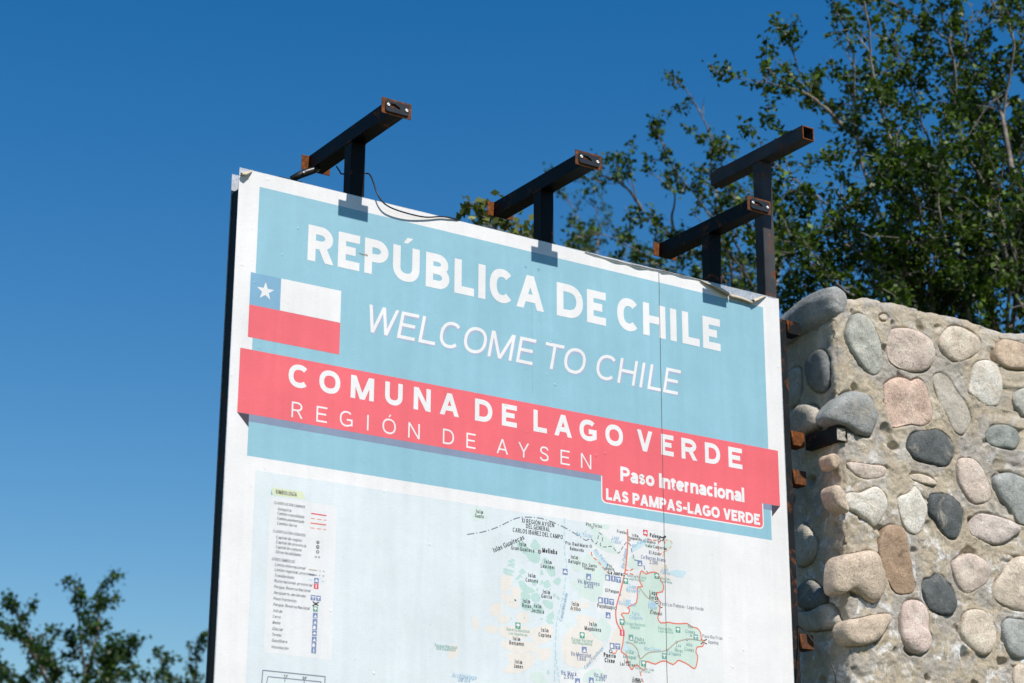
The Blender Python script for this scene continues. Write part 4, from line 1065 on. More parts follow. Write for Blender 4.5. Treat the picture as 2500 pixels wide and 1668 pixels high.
def mortar_material():
    m, t, p = nt('lime_mortar')
    v = coords(t)
    base = ramp(t, [(0.30, (0.32, 0.285, 0.23)), (0.46, (0.50, 0.425, 0.315)), (0.58, (0.58, 0.495, 0.365)), (0.75, (0.68, 0.61, 0.49))])
    t.links.new(noise_tex(t, v, 5.5, 8, 0.68, 0.7), base.inputs[0])
    grey = ramp(t, [(0.48, 0.0), (0.57, 0.65)])
    t.links.new(noise_tex(t, v, 8.0, 4, 0.5, 0.5), grey.inputs[0])
    c = mixc(t, grey.outputs[0], base.outputs[0], (0.43, 0.405, 0.375))
    lime = ramp(t, [(0.52, 0.0), (0.61, 0.95)])
    t.links.new(noise_tex(t, v, 11.0, 8, 0.72, 0.9), lime.inputs[0])
    sep = node(t, 'ShaderNodeSeparateXYZ')
    t.links.new(v, sep.inputs[0])
    low = node(t, 'ShaderNodeMapRange')
    low.inputs['From Min'].default_value = 3.95
    low.inputs['From Max'].default_value = 3.2
    low.inputs['To Min'].default_value = 0.25
    low.inputs['To Max'].default_value = 1.0
    t.links.new(sep.outputs['Z'], low.inputs['Value'])
    mul = node(t, 'ShaderNodeMath', operation='MULTIPLY')
    t.links.new(lime.outputs[0], mul.inputs[0])
    t.links.new(low.outputs[0], mul.inputs[1])
    c = mixc(t, mul.outputs[0], c, (0.80, 0.79, 0.76))
    grain = ramp(t, [(0.3, 0.72), (0.5, 1.0), (0.7, 1.18)])
    t.links.new(noise_tex(t, v, 140.0, 5, 0.7), grain.inputs[0])
    c = mixc(t, 1.0, c, grain.outputs[0], 'MULTIPLY')
    t.links.new(c, p.inputs['Base Color'])
    p.inputs['Roughness'].default_value = 0.92
    p.inputs['Specular IOR Level'].default_value = 0.2
    n1 = bump(t, noise_tex(t, v, 34.0, 10, 0.74, 0.6), 0.9, 0.014)
    n2 = bump(t, noise_tex(t, v, 240.0, 5, 0.7), 0.8, 0.003, n1)
    t.links.new(n2, p.inputs['Normal'])
    return m


MORTAR = mortar_material()
wall = empty('stone_wall', (XW + 1.5, 0.08, 0), 'wall of rounded river stones set in rough tan mortar beside the map sign', 'wall')

# fill the face beyond the surveyed patch with more river stones
rng = random.Random(21)
front = list(FRONT_STONES)
boxes = [(min(q[0] for q in s[3]), max(q[0] for q in s[3]), min(q[1] for q in s[3]), max(q[1] for q in s[3])) for s in front]
FRAME_X1 = 3.36
names = ['pink_beige', 'pale_beige', 'grey', 'tan_beige', 'dark_slate', 'grey_beige', 'rose_beige', 'green_grey', 'pale_speckled']
tries = 0
while tries < 2500 and len(front) < 92:
    tries += 1
    x, z = rng.uniform(XW + 0.09, 4.6), rng.uniform(1.15, 4.05)
    if x < FRAME_X1 and z > 2.28:
        continue
    a, b = rng.uniform(0.055, 0.095), rng.uniform(0.055, 0.10)
    bb = (x - a, x + a, z - b, z + b)
    if any(bb[0] < o[1] + 0.012 and bb[1] > o[0] - 0.012 and bb[2] < o[3] + 0.012 and bb[3] > o[2] - 0.012 for o in boxes):
        continue
    boxes.append(bb)
    ph = rng.uniform(0, 6.28)
    front.append((rng.choice(names), rng.uniform(0.02, 0.04), 0,
                  [(x + a * math.cos(k * 0.698) * rng.uniform(0.82, 1.0), z + b * math.sin(k * 0.698) * rng.uniform(0.82, 1.0)) for k in range(9)][::-1]))

outlines_front = [np.array(spline(s[3], 4, True)) for s in front]
outlines_side = [np.array(spline(s[2], 4, True)) for s in SIDE_STONES]


def outline_distance(pts, outlines, reach):
    """distance of each point to the nearest outline, negative inside"""
    best = np.full(len(pts), 9.0)
    for o in outlines:
        lo, hi = o.min(0) - reach, o.max(0) + reach
        sel = np.where((pts[:, 0] > lo[0]) & (pts[:, 0] < hi[0]) & (pts[:, 1] > lo[1]) & (pts[:, 1] < hi[1]))[0]
        if len(sel) == 0:
            continue
        p = pts[sel]
        a, b = o, np.roll(o, -1, 0)
        ab = b - a
        ap = p[:, None, :] - a[None]
        tt = np.clip((ap * ab[None]).sum(2) / ((ab * ab).sum(1)[None] + 1e-12), 0, 1)
        d = np.linalg.norm(ap - tt[:, :, None] * ab[None], axis=2).min(1)
        cr = ((a[None, :, 1] > p[:, None, 1]) != (b[None, :, 1] > p[:, None, 1])) & \
             (p[:, None, 0] < (b - a)[None, :, 0] * (p[:, None, 1] - a[None, :, 1]) / ((b - a)[None, :, 1] + 1e-12) + a[None, :, 0])
        inside = cr.sum(1) % 2 == 1
        best[sel] = np.minimum(best[sel], np.where(inside, -d, d))
    return best


def top_at(x):
    w = WALL_TOP
    if x <= w[0][0]:
        return w[0][1]
    for (x0, z0), (x1, z1) in zip(w, w[1:]):
        if x0 <= x <= x1:
            return z0 + (z1 - z0) * (x - x0) / (x1 - x0)
    return w[-1][1] + 0.02 * math.sin((x - w[-1][0]) * 4)


# mortar body: one skin that runs along the end face, round the corner, along the front and over the top
path = [(XW, YB - (YB - YW) * i / 46, 0) for i in range(46)]
GX = 0.0045
nfx = int((FRAME_X1 + 0.06 - XW) / GX)
path += [(XW + GX * i, YW, 1) for i in range(nfx)]
xe = XW + GX * nfx
path += [(xe + 0.04 * i, YW, 1) for i in range(int((5.6 - xe) / 0.04) + 1)]
verts, faces = [], []
low = np.linspace(0, 2.25, 36)[:-1]
hi_t = np.linspace(0, 1, 430)
R_ = len(low) + len(hi_t)
P2f, P2s, idxf, idxs = [], [], [], []
base = []
for (x, y, fr) in path:
    zt = top_at(x) if fr else top_at(XW) - 0.01 * (y - YW)
    zs = list(low) + [2.25 + (zt - 2.25) * q for q in hi_t]
    for z in zs:
        if fr:
            P2f.append((x, z)); idxf.append(len(base))
        else:
            P2s.append((y, z)); idxs.append(len(base))
        base.append((x, y, z, fr, zt))
D = np.full(len(base), 9.0)
D[idxf] = outline_distance(np.array(P2f), outlines_front, 0.03)
D[idxs] = outline_distance(np.array(P2s), outlines_side, 0.03)
for k, (x, y, z, fr, zt) in enumerate(base):
    q = Vector((x, y, z))
    n = 0.007 * noise.fractal(q * 5.0, 1.0, 2.0, 3) + 0.0052 * noise.fractal(q * 26.0, 0.7, 2.1, 5) + 0.0016 * noise.ridged_multi_fractal(q * 14.0, 0.9, 2.2, 4, 0.8, 1.6)
    rid = noise.noise(q * 16.0 + Vector((5, 2, 1)))
    if rid > 0.43:
        n -= 0.10 * (rid - 0.43)                       # pits and broken mortar
    d = D[k]
    if 0 <= d < 0.030:
        g = 0.35 + 1.3 * noise.noise(q * 11.0 + Vector((9, 9, 9)))
        n += 0.006 * max(0.0, 0.5 + noise.noise(q * 6.0)) * (1 - d / 0.030)   # mortar lapped against the stone
        if d < 0.009:
            n -= 0.022 * min(1.0, max(0.0, g)) * (1 - d / 0.009)              # shrinkage gap
    elif d < 0:
        n -= 0.014
    e = 0.0
    if fr:
        e = max(0.0, 1 - (x - XW) / 0.03)
    else:
        e = max(0.0, 1 - (y - YW) / 0.03)
    te = max(0.0, 1 - (zt - z) / 0.03)
    rnd = 0.010 * e * e + 0.012 * te * te
    edge = 0.012 * noise.fractal(Vector((0, 0, z * 18.0)), 1.0, 2.0, 3)
    if fr:
        verts.append((x + (edge + 0.010 * e) * e + (0.004 * noise.noise(q * 40.0) if e > 0 else 0), y - n + rnd, z + 0.006 * te * noise.noise(q * 20.0)))
    else:
        verts.append((x - n + rnd, y + edge * e, z + 0.006 * te * noise.noise(q * 20.0)))
C_ = len(path)
for c in range(C_ - 1):
    for r in range(R_ - 1):
        a = c * R_ + r
        faces.append((a, a + R_, a + R_ + 1, a + 1))
# top and back
o = len(verts)
for c, (x, y, fr) in enumerate(path):
    tv = verts[c * R_ + R_ - 1]
    if fr:
        verts.append((tv[0], YW + 0.16, tv[2] + 0.012 + 0.006 * noise.noise(Vector(tv) * 12)))
        verts.append((tv[0], YB, tv[2] - 0.01))
        verts.append((tv[0], YB, 0.0))
    else:
        verts += [(tv[0] + 0.001, tv[1], tv[2]), (XW + 0.002, YB, tv[2] - 0.01), (XW + 0.002, YB, 0.0)]
for c in range(46, C_ - 1):
    a, b = c * R_ + R_ - 1, (c + 1) * R_ + R_ - 1
    faces += [(a, b, o + 3 * c + 3, o + 3 * c), (o + 3 * c, o + 3 * c + 3, o + 3 * c + 4, o + 3 * c + 1), (o + 3 * c + 1, o + 3 * c + 4, o + 3 * c + 5, o + 3 * c + 2)]
mesh('mortar', verts, faces, MORTAR, wall, smooth=True)


def stone_mesh(outline, h, to3d, seed, skirt=0.03):
    o = np.array(spline(outline, 3, True))
    c = o.mean(0)
    n = len(o)
    prof = [(1.0, -skirt), (1.0, 0.0), (0.985, 0.36), (0.94, 0.62), (0.84, 0.83), (0.66, 0.95), (0.42, 1.0), (0.2, 1.0)]
    V, F = [], []
    rs = random.Random(seed)
    tx, tz = rs.uniform(-0.12, 0.12), rs.uniform(-0.10, 0.14)
    for k, (s, y) in enumerate(prof):
        for q in o:
            u = c + (q - c) * s
            d = y if y < 0 else y * h
            if y > 0:
                d += (tx * (u[0] - c[0]) + tz * (u[1] - c[1])) * min(1, y)
                pt = Vector((u[0] * 13 + seed * 3.1, u[1] * 13, seed))
                d += (0.006 * noise.fractal(pt, 1.0, 2.0, 3)) * (0.4 + y)
            V.append(to3d(u[0], u[1], d))
    V.append(to3d(c[0], c[1], h + 0.004 * noise.noise(Vector((c[0] * 13 + seed * 3.1, c[1] * 13, seed)))))
    for k in range(len(prof) - 1):
        for i in range(n):
            j = (i + 1) % n
            F.append((k * n + i, k * n + j, (k + 1) * n + j, (k + 1) * n + i))
    L = (len(prof) - 1) * n
    for i in range(n):
        F.append((L + i, L + (i + 1) % n, len(V) - 1))
    return V, F


for i, (cname, h, corner, pts) in enumerate(front):
    V, F = stone_mesh(pts, h * (0.85 if corner else 0.50), lambda x, z, d: (x, YW - d, z), i + 1, 0.05 if corner else 0.03)
    mesh('stone', V, F, stone_material(cname), wall, smooth=True)
for i, (cname, h, pts) in enumerate(SIDE_STONES):
    V, F = stone_mesh(pts, h, lambda y, z, d: (XW - d, y, z), i + 60)
    mesh('stone', V, F, stone_material(cname), wall, smooth=True)

# long boulder lying across the wall's end
V, F = [], []
NR, NS = 26, 28
for i in range(NR + 1):
    t = i / NR
    ang = math.pi * t
    y = YW - 0.012 + 0.235 * (1 - math.cos(ang)) * 1.02
    s = (max(0.0, math.sin(ang)) ** 0.45) * (1.0 - 0.40 * t)
    zc = 4.308 - 0.036 - 0.075 * t
    if i in (0, NR):
        s = 0.0
    for k in range(NS):
        th = 2 * math.pi * k / NS
        r = 0.098 * s
        q = Vector((math.cos(th) * 2, math.sin(th) * 2, t * 4))
        r *= 1 + 0.16 * noise.noise(q)
        V.append((XW + 0.028 + 0.80 * r * math.cos(th) - 0.02 * t, y + 0.012 * s * noise.noise(q + Vector((3, 3, 3))), zc + 0.055 * (1 - t) * s + 1.0 * r * math.sin(th)))
for i in range(NR):
    for k in range(NS):
        F.append((i * NS + k, i * NS + (k + 1) % NS, (i + 1) * NS + (k + 1) % NS, (i + 1) * NS + k))
mesh('cap_stone', V, F, stone_material('blue_grey'), wall, smooth=True, label='long grey green boulder lying across the end of the wall top')

# square tube cast into the wall, its end packed with mortar
RUST_STEEL = steel('rusty_black_steel', (0.014, 0.016, 0.018), 0.55, 0.65)
BLACK_STEEL = steel('black_painted_steel', (0.006, 0.006, 0.0065), 0.57, 0.70)
RUST_PLATE = steel('rusty_plate', (0.05, 0.04, 0.035), 0.36, 0.56, scale=26.0)
ORANGE_RUST = steel('bare_rusty_steel', (0.10, 0.045, 0.02), 0.25, 0.5, scale=20.0)
tz0 = 3.700
hollow = joined([box(XW - 0.030, XW - 0.027, YW - 0.012, YW + 0.17, tz0, tz0 + 0.058), box(XW + 0.024, XW + 0.027, YW - 0.012, YW + 0.17, tz0, tz0 + 0.058),
                 box(XW - 0.027, XW + 0.024, YW - 0.012, YW + 0.17, tz0, tz0 + 0.003), box(XW - 0.027, XW + 0.024, YW - 0.012, YW + 0.17, tz0 + 0.055, tz0 + 0.058)])
tb = mesh('embedded_tube', hollow[0], hollow[1], RUST_STEEL, wall, label='rusty square steel tube sticking out of the mortar')
pv, pf = [], []
for j in range(9):
    for i in range(9):
        x, z = XW - 0.027 + 0.051 * i / 8, tz0 + 0.003 + 0.052 * j / 8
        pv.append((x, YW - 0.006 + 0.010 * noise.noise(Vector((x * 60, 1, z * 60))), z))
for j in range(8):
    for i in range(8):
        a = j * 9 + i
        pf.append((a, a + 1, a + 10, a + 9))
mesh('mortar_plug', pv, pf, MORTAR, tb, smooth=True)

# ------------------------------------------------------------------ the sign
W, BOT = 2.4, 1.25
sign = empty('map_sign', (1.2, 0.03, 0), 'big white and blue welcome sign with a regional map, standing on black steel posts', 'sign')
GALV = galvanised()
front_sheet = mesh('front_sheet', *box(0, W, 0.0, 0.002, BOT, TOP), GALV, sign)
mesh('rear_sheet', *box(0, W, 0.0585, 0.0605, BOT, TOP - 0.004), GALV, sign)
TB = 0.057
for z in (TOP - 0.16, TOP - 1.05, TOP - 2.0, BOT + 0.02):
    mesh('frame_rail', *box(0.0615, W - 0.08, 0.0035, 0.057, z, z + TB), BLACK_STEEL, sign)
mesh('frame_stile', *box(0.003, 0.003 + TB, 0.004, 0.0565, BOT + 0.003, TOP - 0.076), BLACK_STEEL, sign)
# right-hand stile that shows past the sheet, with stub tubes towards the wall
stile = mesh('side_stile', *box(2.385, 2.4385, 0.0035, 0.0575, 0.0, TOP - 0.083, 0.003), RUST_STEEL, sign)
for z0, z1, mt in ((-0.1385, -0.0815, RUST_STEEL), (-0.6045, -0.546, ORANGE_RUST), (-0.763, -0.7045, RUST_PLATE), (-1.412, -1.354, RUST_PLATE)):
    mesh('stub_tube', *box(2.4395, 2.508, 0.001, 0.056, TOP + z0, TOP + z1, 0.002), mt, stile)
    wv = tube([(2.4395, -0.001, TOP + z0 + 0.002), (2.441, -0.002, TOP + (z0 + z1) / 2), (2.4395, -0.001, TOP + z1 - 0.002)], [0.004, 0.0055, 0.004], 6)
    mesh('weld_bead', *wv, ORANGE_RUST, stile, smooth=True)

BLACK_PLASTIC = plain('black_plastic', (0.016, 0.017, 0.019), 0.38)
SCREW = plain('zinc_screw', (0.75, 0.73, 0.68), 0.35, 0.4)


def bracket(xc, zb, y0, y1, plates, steel_mat=None):
    paint = steel_mat or BLACK_STEEL
    x0, x1 = xc - TB / 2, xc + TB / 2
    post = mesh('lamp_post', *box(x0, x1, 0.0032, 0.0032 + 0.0545, 0.0, TOP + zb - 0.0015, 0.0025), paint, sign)
    w = 0.0035
    bar = joined([box(x0 - 0.0012, x0 + w, y0, y1, TOP + zb, TOP + zb + TB), box(x1 - w, x1 + 0.0012, y0, y1, TOP + zb, TOP + zb + TB),
                  box(x0 + w, x1 - w, y0, y1, TOP + zb, TOP + zb + w), box(x0 + w, x1 - w, y0, y1, TOP + zb + TB - w, TOP + zb + TB)])
    mesh('crossbar', *bar, paint, post)
    for xs in (x0 - 0.0014, x1 + 0.0014):
        seam_ = [(xs, 0.006 + 0.0095 * k, TOP + zb - 0.0005 + 0.0008 * math.sin(5 * k)) for k in range(6)]
        mesh('weld_bead', *tube(seam_, [0.0022 + 0.0006 * math.sin(3 * k) for k in range(6)], 6), ORANGE_RUST if plates else paint, post, smooth=True)
    if not plates:
        for t in (0.12, 0.86):
            yy = y0 + (y1 - y0) * t
            mesh('saddle_strip', *box(x0 + 0.004, x1 - 0.004, yy, yy + 0.06, TOP + zb + TB, TOP + zb + TB + 0.007), paint, post)
        # rusted lip of the open end
        lip = joined([box(x0 - 0.0016, x0 + w + 0.0003, y0 - 0.0012, y0 + 0.004, TOP + zb - 0.0004, TOP + zb + TB + 0.0004), box(x1 - w - 0.0003, x1 + 0.0016, y0 - 0.0012, y0 + 0.004, TOP + zb - 0.0004, TOP + zb + TB + 0.0004),
                      box(x0 + w, x1 - w, y0 - 0.001, y0 + 0.004, TOP + zb - 0.0004, TOP + zb + w + 0.0003), box(x0 + w, x1 - w, y0 - 0.001, y0 + 0.004, TOP + zb + TB - w - 0.0003, TOP + zb + TB + 0.0004)])
        mesh('tube_rim', *lip, ORANGE_RUST, post)
        return post
    for yy, d in ((y0, -1), (y1, 1)):
        ya, yb = (yy - 0.0035, yy - 0.0002) if d < 0 else (yy + 0.0002, yy + 0.0035)
        mesh('end_plate', *box(xc - 0.0595, xc + 0.0595, ya, yb, TOP + zb - 0.0015, TOP + zb + TB + 0.001, 0.001), RUST_PLATE if d < 0 else ORANGE_RUST, post)
    # lamp fitting left on the front plate: rounded black cover with a broken window
    cx0, cx1, cz0, cz1, r = xc - 0.046, xc + 0.046, TOP + zb + 0.007, TOP + zb + 0.048, 0.009
    yf, yk = y0 - 0.0095, y0 - 0.0036
    out = []
    for (ax, az, a0) in ((cx1 - r, cz1 - r, 0), (cx0 + r, cz1 - r, 90), (cx0 + r, cz0 + r, 180), (cx1 - r, cz0 + r, 270)):
        for k in range(5):
            a = math.radians(a0 + k * 22.5)
            out.append((ax + r * math.cos(a), az + r * math.sin(a)))
    hole = [(xc + 0.004, cz1 - 0.014), (xc - 0.004, cz1 - 0.012), (xc - 0.006, cz1 - 0.009), (xc - 0.018, cz1 - 0.009), (xc - 0.027, cz1 - 0.008), (xc - 0.027, cz1 - 0.023), (xc - 0.014, cz1 - 0.025), (xc - 0.013, cz1 - 0.021), (xc - 0.006, cz1 - 0.022), (xc - 0.003, cz1 - 0.028), (xc, cz1 - 0.024), (xc + 0.012, cz1 - 0.025), (xc + 0.010, cz1 - 0.019)]
    hole = hole[::-1]
    n, h = len(out), len(hole)
    import bmesh
    bm = bmesh.new()
    vo = [bm.verts.new((x, yf, z)) for x, z in out]
    vh = [bm.verts.new((x, yf, z)) for x, z in hole]
    ed = [bm.edges.new((vo[i], vo[(i + 1) % n])) for i in range(n)] + [bm.edges.new((vh[i], vh[(i + 1) % h])) for i in range(h)]
    bmesh.ops.triangle_fill(bm, edges=ed, use_beauty=True)
    for ring in (vo, vh):
        back = [bm.verts.new((v.co.x, yk, v.co.z)) for v in ring]
        for i in range(len(ring)):
            j = (i + 1) % len(ring)
            bm.faces.new((ring[i], ring[j], back[j], back[i]))
    bmesh.ops.recalc_face_normals(bm, faces=bm.faces)
    bm.verts.index_update()
    vv = [tuple(v.co) for v in bm.verts]
    ff = [tuple(v.index for v in f.verts) for f in bm.faces]
    bm.free()
    mesh('lamp_cover', vv, ff, BLACK_PLASTIC, post)
    for sx in (-0.037, 0.036):
        zz = (cz0 + cz1) / 2 + (0.003 if sx < 0 else -0.001)
        ringv, ringf = [], []
        for rr, yy in ((0.0062, yf - 0.0004), (0.0062, yf - 0.0022), (0.0048, yf - 0.0034), (0.0024, yf - 0.0034), (0.0020, yf - 0.0014)):
            for k in range(14):
                a = 2 * math.pi * k / 14
                ringv.append((xc + sx + rr * math.cos(a), yy, zz + rr * math.sin(a)))
        for q in range(4):
            for k in range(14):
                ringf.append((q * 14 + k, q * 14 + (k + 1) % 14, (q + 1) * 14 + (k + 1) % 14, (q + 1) * 14 + k))
        ringf.append(tuple(56 + k for k in range(14)))
        mesh('screw', ringv, ringf, SCREW, post, smooth=True)
    return post


bracket(0.460, 0.209, -0.260, 0.330, True)
bracket(1.2735, 0.211, -0.262, 0.330, True)
bracket(2.083, 0.213, -0.266, 0.330, True)
MILL_STEEL = steel('grey_mill_steel', (0.048, 0.049, 0.053), 0.56, 0.70, 0.55)
bracket(2.3645, 0.594, -0.258, 0.330, False, MILL_STEEL)

# ------------------------------------------------------------------ printed film
WHITE = vinyl('white_film', (0.83, 0.825, 0.82))
PRINT = {
    'blue': vinyl('sky_blue_print', (0.29, 0.535, 0.635)), 'flagblue': vinyl('flag_blue_print', (0.22, 0.43, 0.60)), 'red': vinyl('coral_red_print', (0.85, 0.155, 0.18)),
    'fold': vinyl('dark_plum_print', (0.075, 0.06, 0.085)), 'band': vinyl('mauve_print', (0.245, 0.30, 0.42)), 'glow': vinyl('pink_grey_print', (0.40, 0.46, 0.62)),
    'mapsea': vinyl('pale_sea_print', (0.705, 0.775, 0.795)), 'panel': vinyl('panel_white_print', (0.785, 0.795, 0.80)), 'land': vinyl('land_white_print', (0.79, 0.80, 0.795)),
    'isle': vinyl('teal_land_print', (0.50, 0.685, 0.635)), 'green': vinyl('pale_green_print', (0.66, 0.77, 0.715)), 'cream': vinyl('cream_print', (0.80, 0.755, 0.695)),
    'water': vinyl('lake_print', (0.58, 0.75, 0.81)), 'comuna': vinyl('comuna_green_print', (0.61, 0.75, 0.67)), 'tag': vinyl('lime_tag_print', (0.70, 0.75, 0.52))}
INK = {
    'black': (0.045, 0.05, 0.055), 'blackb': (0.03, 0.032, 0.036), 'ink': (0.06, 0.065, 0.085), 'inkl': (0.11, 0.13, 0.14), 'grey': (0.30, 0.31, 0.34), 'navy': (0.17, 0.22, 0.38),
    'sea': (0.32, 0.52, 0.68), 'seag': (0.36, 0.52, 0.66), 'greent': (0.28, 0.52, 0.44), 'teal': (0.20, 0.38, 0.34), 'border': (0.20, 0.22, 0.27), 'ferry': (0.42, 0.68, 0.75),
    'road': (0.78, 0.22, 0.15), 'red': (0.75, 0.10, 0.14), 'coral': (0.78, 0.36, 0.28), 'trail': (0.46, 0.40, 0.32), 'frontier': (0.72, 0.55, 0.38), 'river': (0.52, 0.70, 0.78),
    'inkline': (0.25, 0.27, 0.33), 'blue': (0.21, 0.28, 0.47), 'green': (0.10, 0.36, 0.25)}


def ink(k):
    return vinyl('ink_' + k, INK[k])


MM = 0.001
Y_FILM, Y_FIELD, Y_MID, Y_TOP, Y_TEXT = -0.35 * MM, -0.45 * MM, -0.55 * MM, -0.70 * MM, -0.85 * MM


def poly_sheet(polys, y, step=0.03 * MM):
    """flat print: every outline is filled and lies a hair above the one before"""
    import bmesh
    V, F = [], []
    for k, pl in enumerate(polys):
        bm = bmesh.new()
        vs = [bm.verts.new((p[0], y - k * step, p[1])) for p in pl]
        es = [bm.edges.new((vs[i], vs[(i + 1) % len(vs)])) for i in range(len(vs))]
        bmesh.ops.triangle_fill(bm, edges=es, use_beauty=True)
        bm.verts.index_update()
        o = len(V)
        V += [tuple(v.co) for v in bm.verts]
        for f in bm.faces:
            ids = [v.index + o for v in f.verts]
            a, b, c = (Vector(V[i]) for i in ids[:3])
            if (b - a).cross(c - a).y > 0:
                ids = ids[::-1]
            F.append(tuple(ids))
        bm.free()
    return V, F


def smooth_poly(p, per=3):
    return [tuple(q) for q in spline(p, per, True)]


def z_(v):
    return TOP + v


# white film, its top edge pulled loose towards the right
edge = [(0.0, -0.029), (0.020, -0.022), (0.046, -0.002), (0.20, -0.0015), (0.60, -0.002), (1.0, -0.0015), (1.45, -0.003), (1.60, -0.004), (1.77, -0.0095), (1.792, -0.008), (1.90, -0.009), (1.995, -0.006),
        (2.048, -0.016), (2.10, -0.030), (2.135, -0.043), (2.145, -0.040), (2.20, -0.040), (2.25, -0.046), (2.262, -0.036), (2.30, -0.018), (2.33, -0.0035), (2.365, -0.007), (2.398, -0.002)]
film_poly = [(x, z_(v)) for x, v in edge] + [(2.396, z_(-0.5)), (2.398, z_(-1.2)), (2.396, BOT + 0.003), (0.002, BOT + 0.003), (0.003, z_(-1.2)), (0.0015, z_(-0.6))]
film = mesh('printed_film', *poly_sheet([film_poly], Y_FILM), WHITE, sign)

blue_field = mesh('blue_field', *poly_sheet([[(0.0784, z_(-0.0537)), (2.135, z_(-0.0537)), (2.255, z_(-0.0535)), (2.3145, z_(-0.0537)), (2.3150, z_(-1.0054)), (0.0784, z_(-1.0054))]], Y_FIELD), PRINT['blue'], sign)
for shade in ([(0.0786, z_(-0.8638)), (1.5067, z_(-0.8638)), (1.5067, z_(-0.888)), (0.0786, z_(-0.889))], [(2.277, z_(-0.862)), (2.3205, z_(-0.862)), (2.3205, z_(-0.887)), (2.277, z_(-0.887))]):
    mesh('ribbon_shadow', *poly_sheet([shade], Y_MID), PRINT['band'], blue_field)
ribbon = mesh('red_ribbon', *poly_sheet([[(0.0353, z_(-0.6413)), (2.3631, z_(-0.6413)), (2.3631, z_(-0.8638)), (0.0353, z_(-0.8638))]], Y_TOP), PRINT['red'], sign)
for fold in ([(0.0353, z_(-0.8645)), (0.0786, z_(-0.8645)), (0.0786, z_(-0.909))], [(2.3631, z_(-0.8645)), (2.3205, z_(-0.8645)), (2.3205, z_(-0.911))]):
    mesh('ribbon_fold', *poly_sheet([fold], Y_TOP), PRINT['fold'], ribbon)


def rounded_tab(x0, x1, zt, zb, r):
    p = [(x0, zt)]
    for k in range(7):
        a = math.pi + k * math.pi / 12
        p.append((x0 + r + r * math.cos(a), zb + r + r * math.sin(a)))
    for k in range(7):
        a = 1.5 * math.pi + k * math.pi / 12
        p.append((x1 - r + r * math.cos(a), zb + r + r * math.sin(a)))
    return p + [(x1, zt)]


mesh('tab_outline', *poly_sheet([rounded_tab(1.5062, 2.2775, z_(-0.8662), z_(-0.9680), 0.021)], -0.60 * MM), WHITE, ribbon)
mesh('ribbon_tab', *poly_sheet([rounded_tab(1.5112, 2.2725, z_(-0.86), z_(-0.9632), 0.018)], -0.66 * MM), PRINT['red'], ribbon)

flag = mesh('flag_print', *poly_sheet([[(0.1748, z_(-0.3685)), (0.4064, z_(-0.3672)), (0.4064, z_(-0.4835)), (0.1748, z_(-0.4835))]], Y_TOP), WHITE, sign)
mesh('flag_canton', *poly_sheet([[(0.0606, z_(-0.3687)), (0.1748, z_(-0.3687)), (0.1748, z_(-0.4840)), (0.0606, z_(-0.4840))]], Y_TOP - 0.03 * MM), PRINT['flagblue'], flag)
mesh('flag_stripe', *poly_sheet([[(0.0606, z_(-0.4840)), (0.4066, z_(-0.4840)), (0.4066, z_(-0.5985)), (0.0606, z_(-0.5985))]], Y_TOP - 0.03 * MM), PRINT['red'], flag)
star = [(0.1178 + (0.0335 if k % 2 == 0 else 0.0130) * math.sin(k * math.pi / 5), z_(-0.4262) + (0.0335 if k % 2 == 0 else 0.0130) * math.cos(k * math.pi / 5)) for k in range(10)]
mesh('flag_star', *poly_sheet([star], Y_TOP - 0.10 * MM), WHITE, flag)

# ---- lettering: each letter is laid out from pen strokes of one width
INF = 9


def arc(cx, cy, rx, ry, a0, a1, n=10, e=2.0):
    out = []
    for k in range(n + 1):
        a = math.radians(a0 + (a1 - a0) * k / n)
        c, s = math.cos(a), math.sin(a)
        out.append((cx + rx * math.copysign(abs(c) ** (2 / e), c), cy + ry * math.copysign(abs(s) ** (2 / e), s)))
    return out


def sp(*p):
    return [tuple(q) for q in spline(p, 4)]


E23 = 2.25
OV = arc(.5, .5, .5, .5, 90, 450, 28, E23)[:-1]
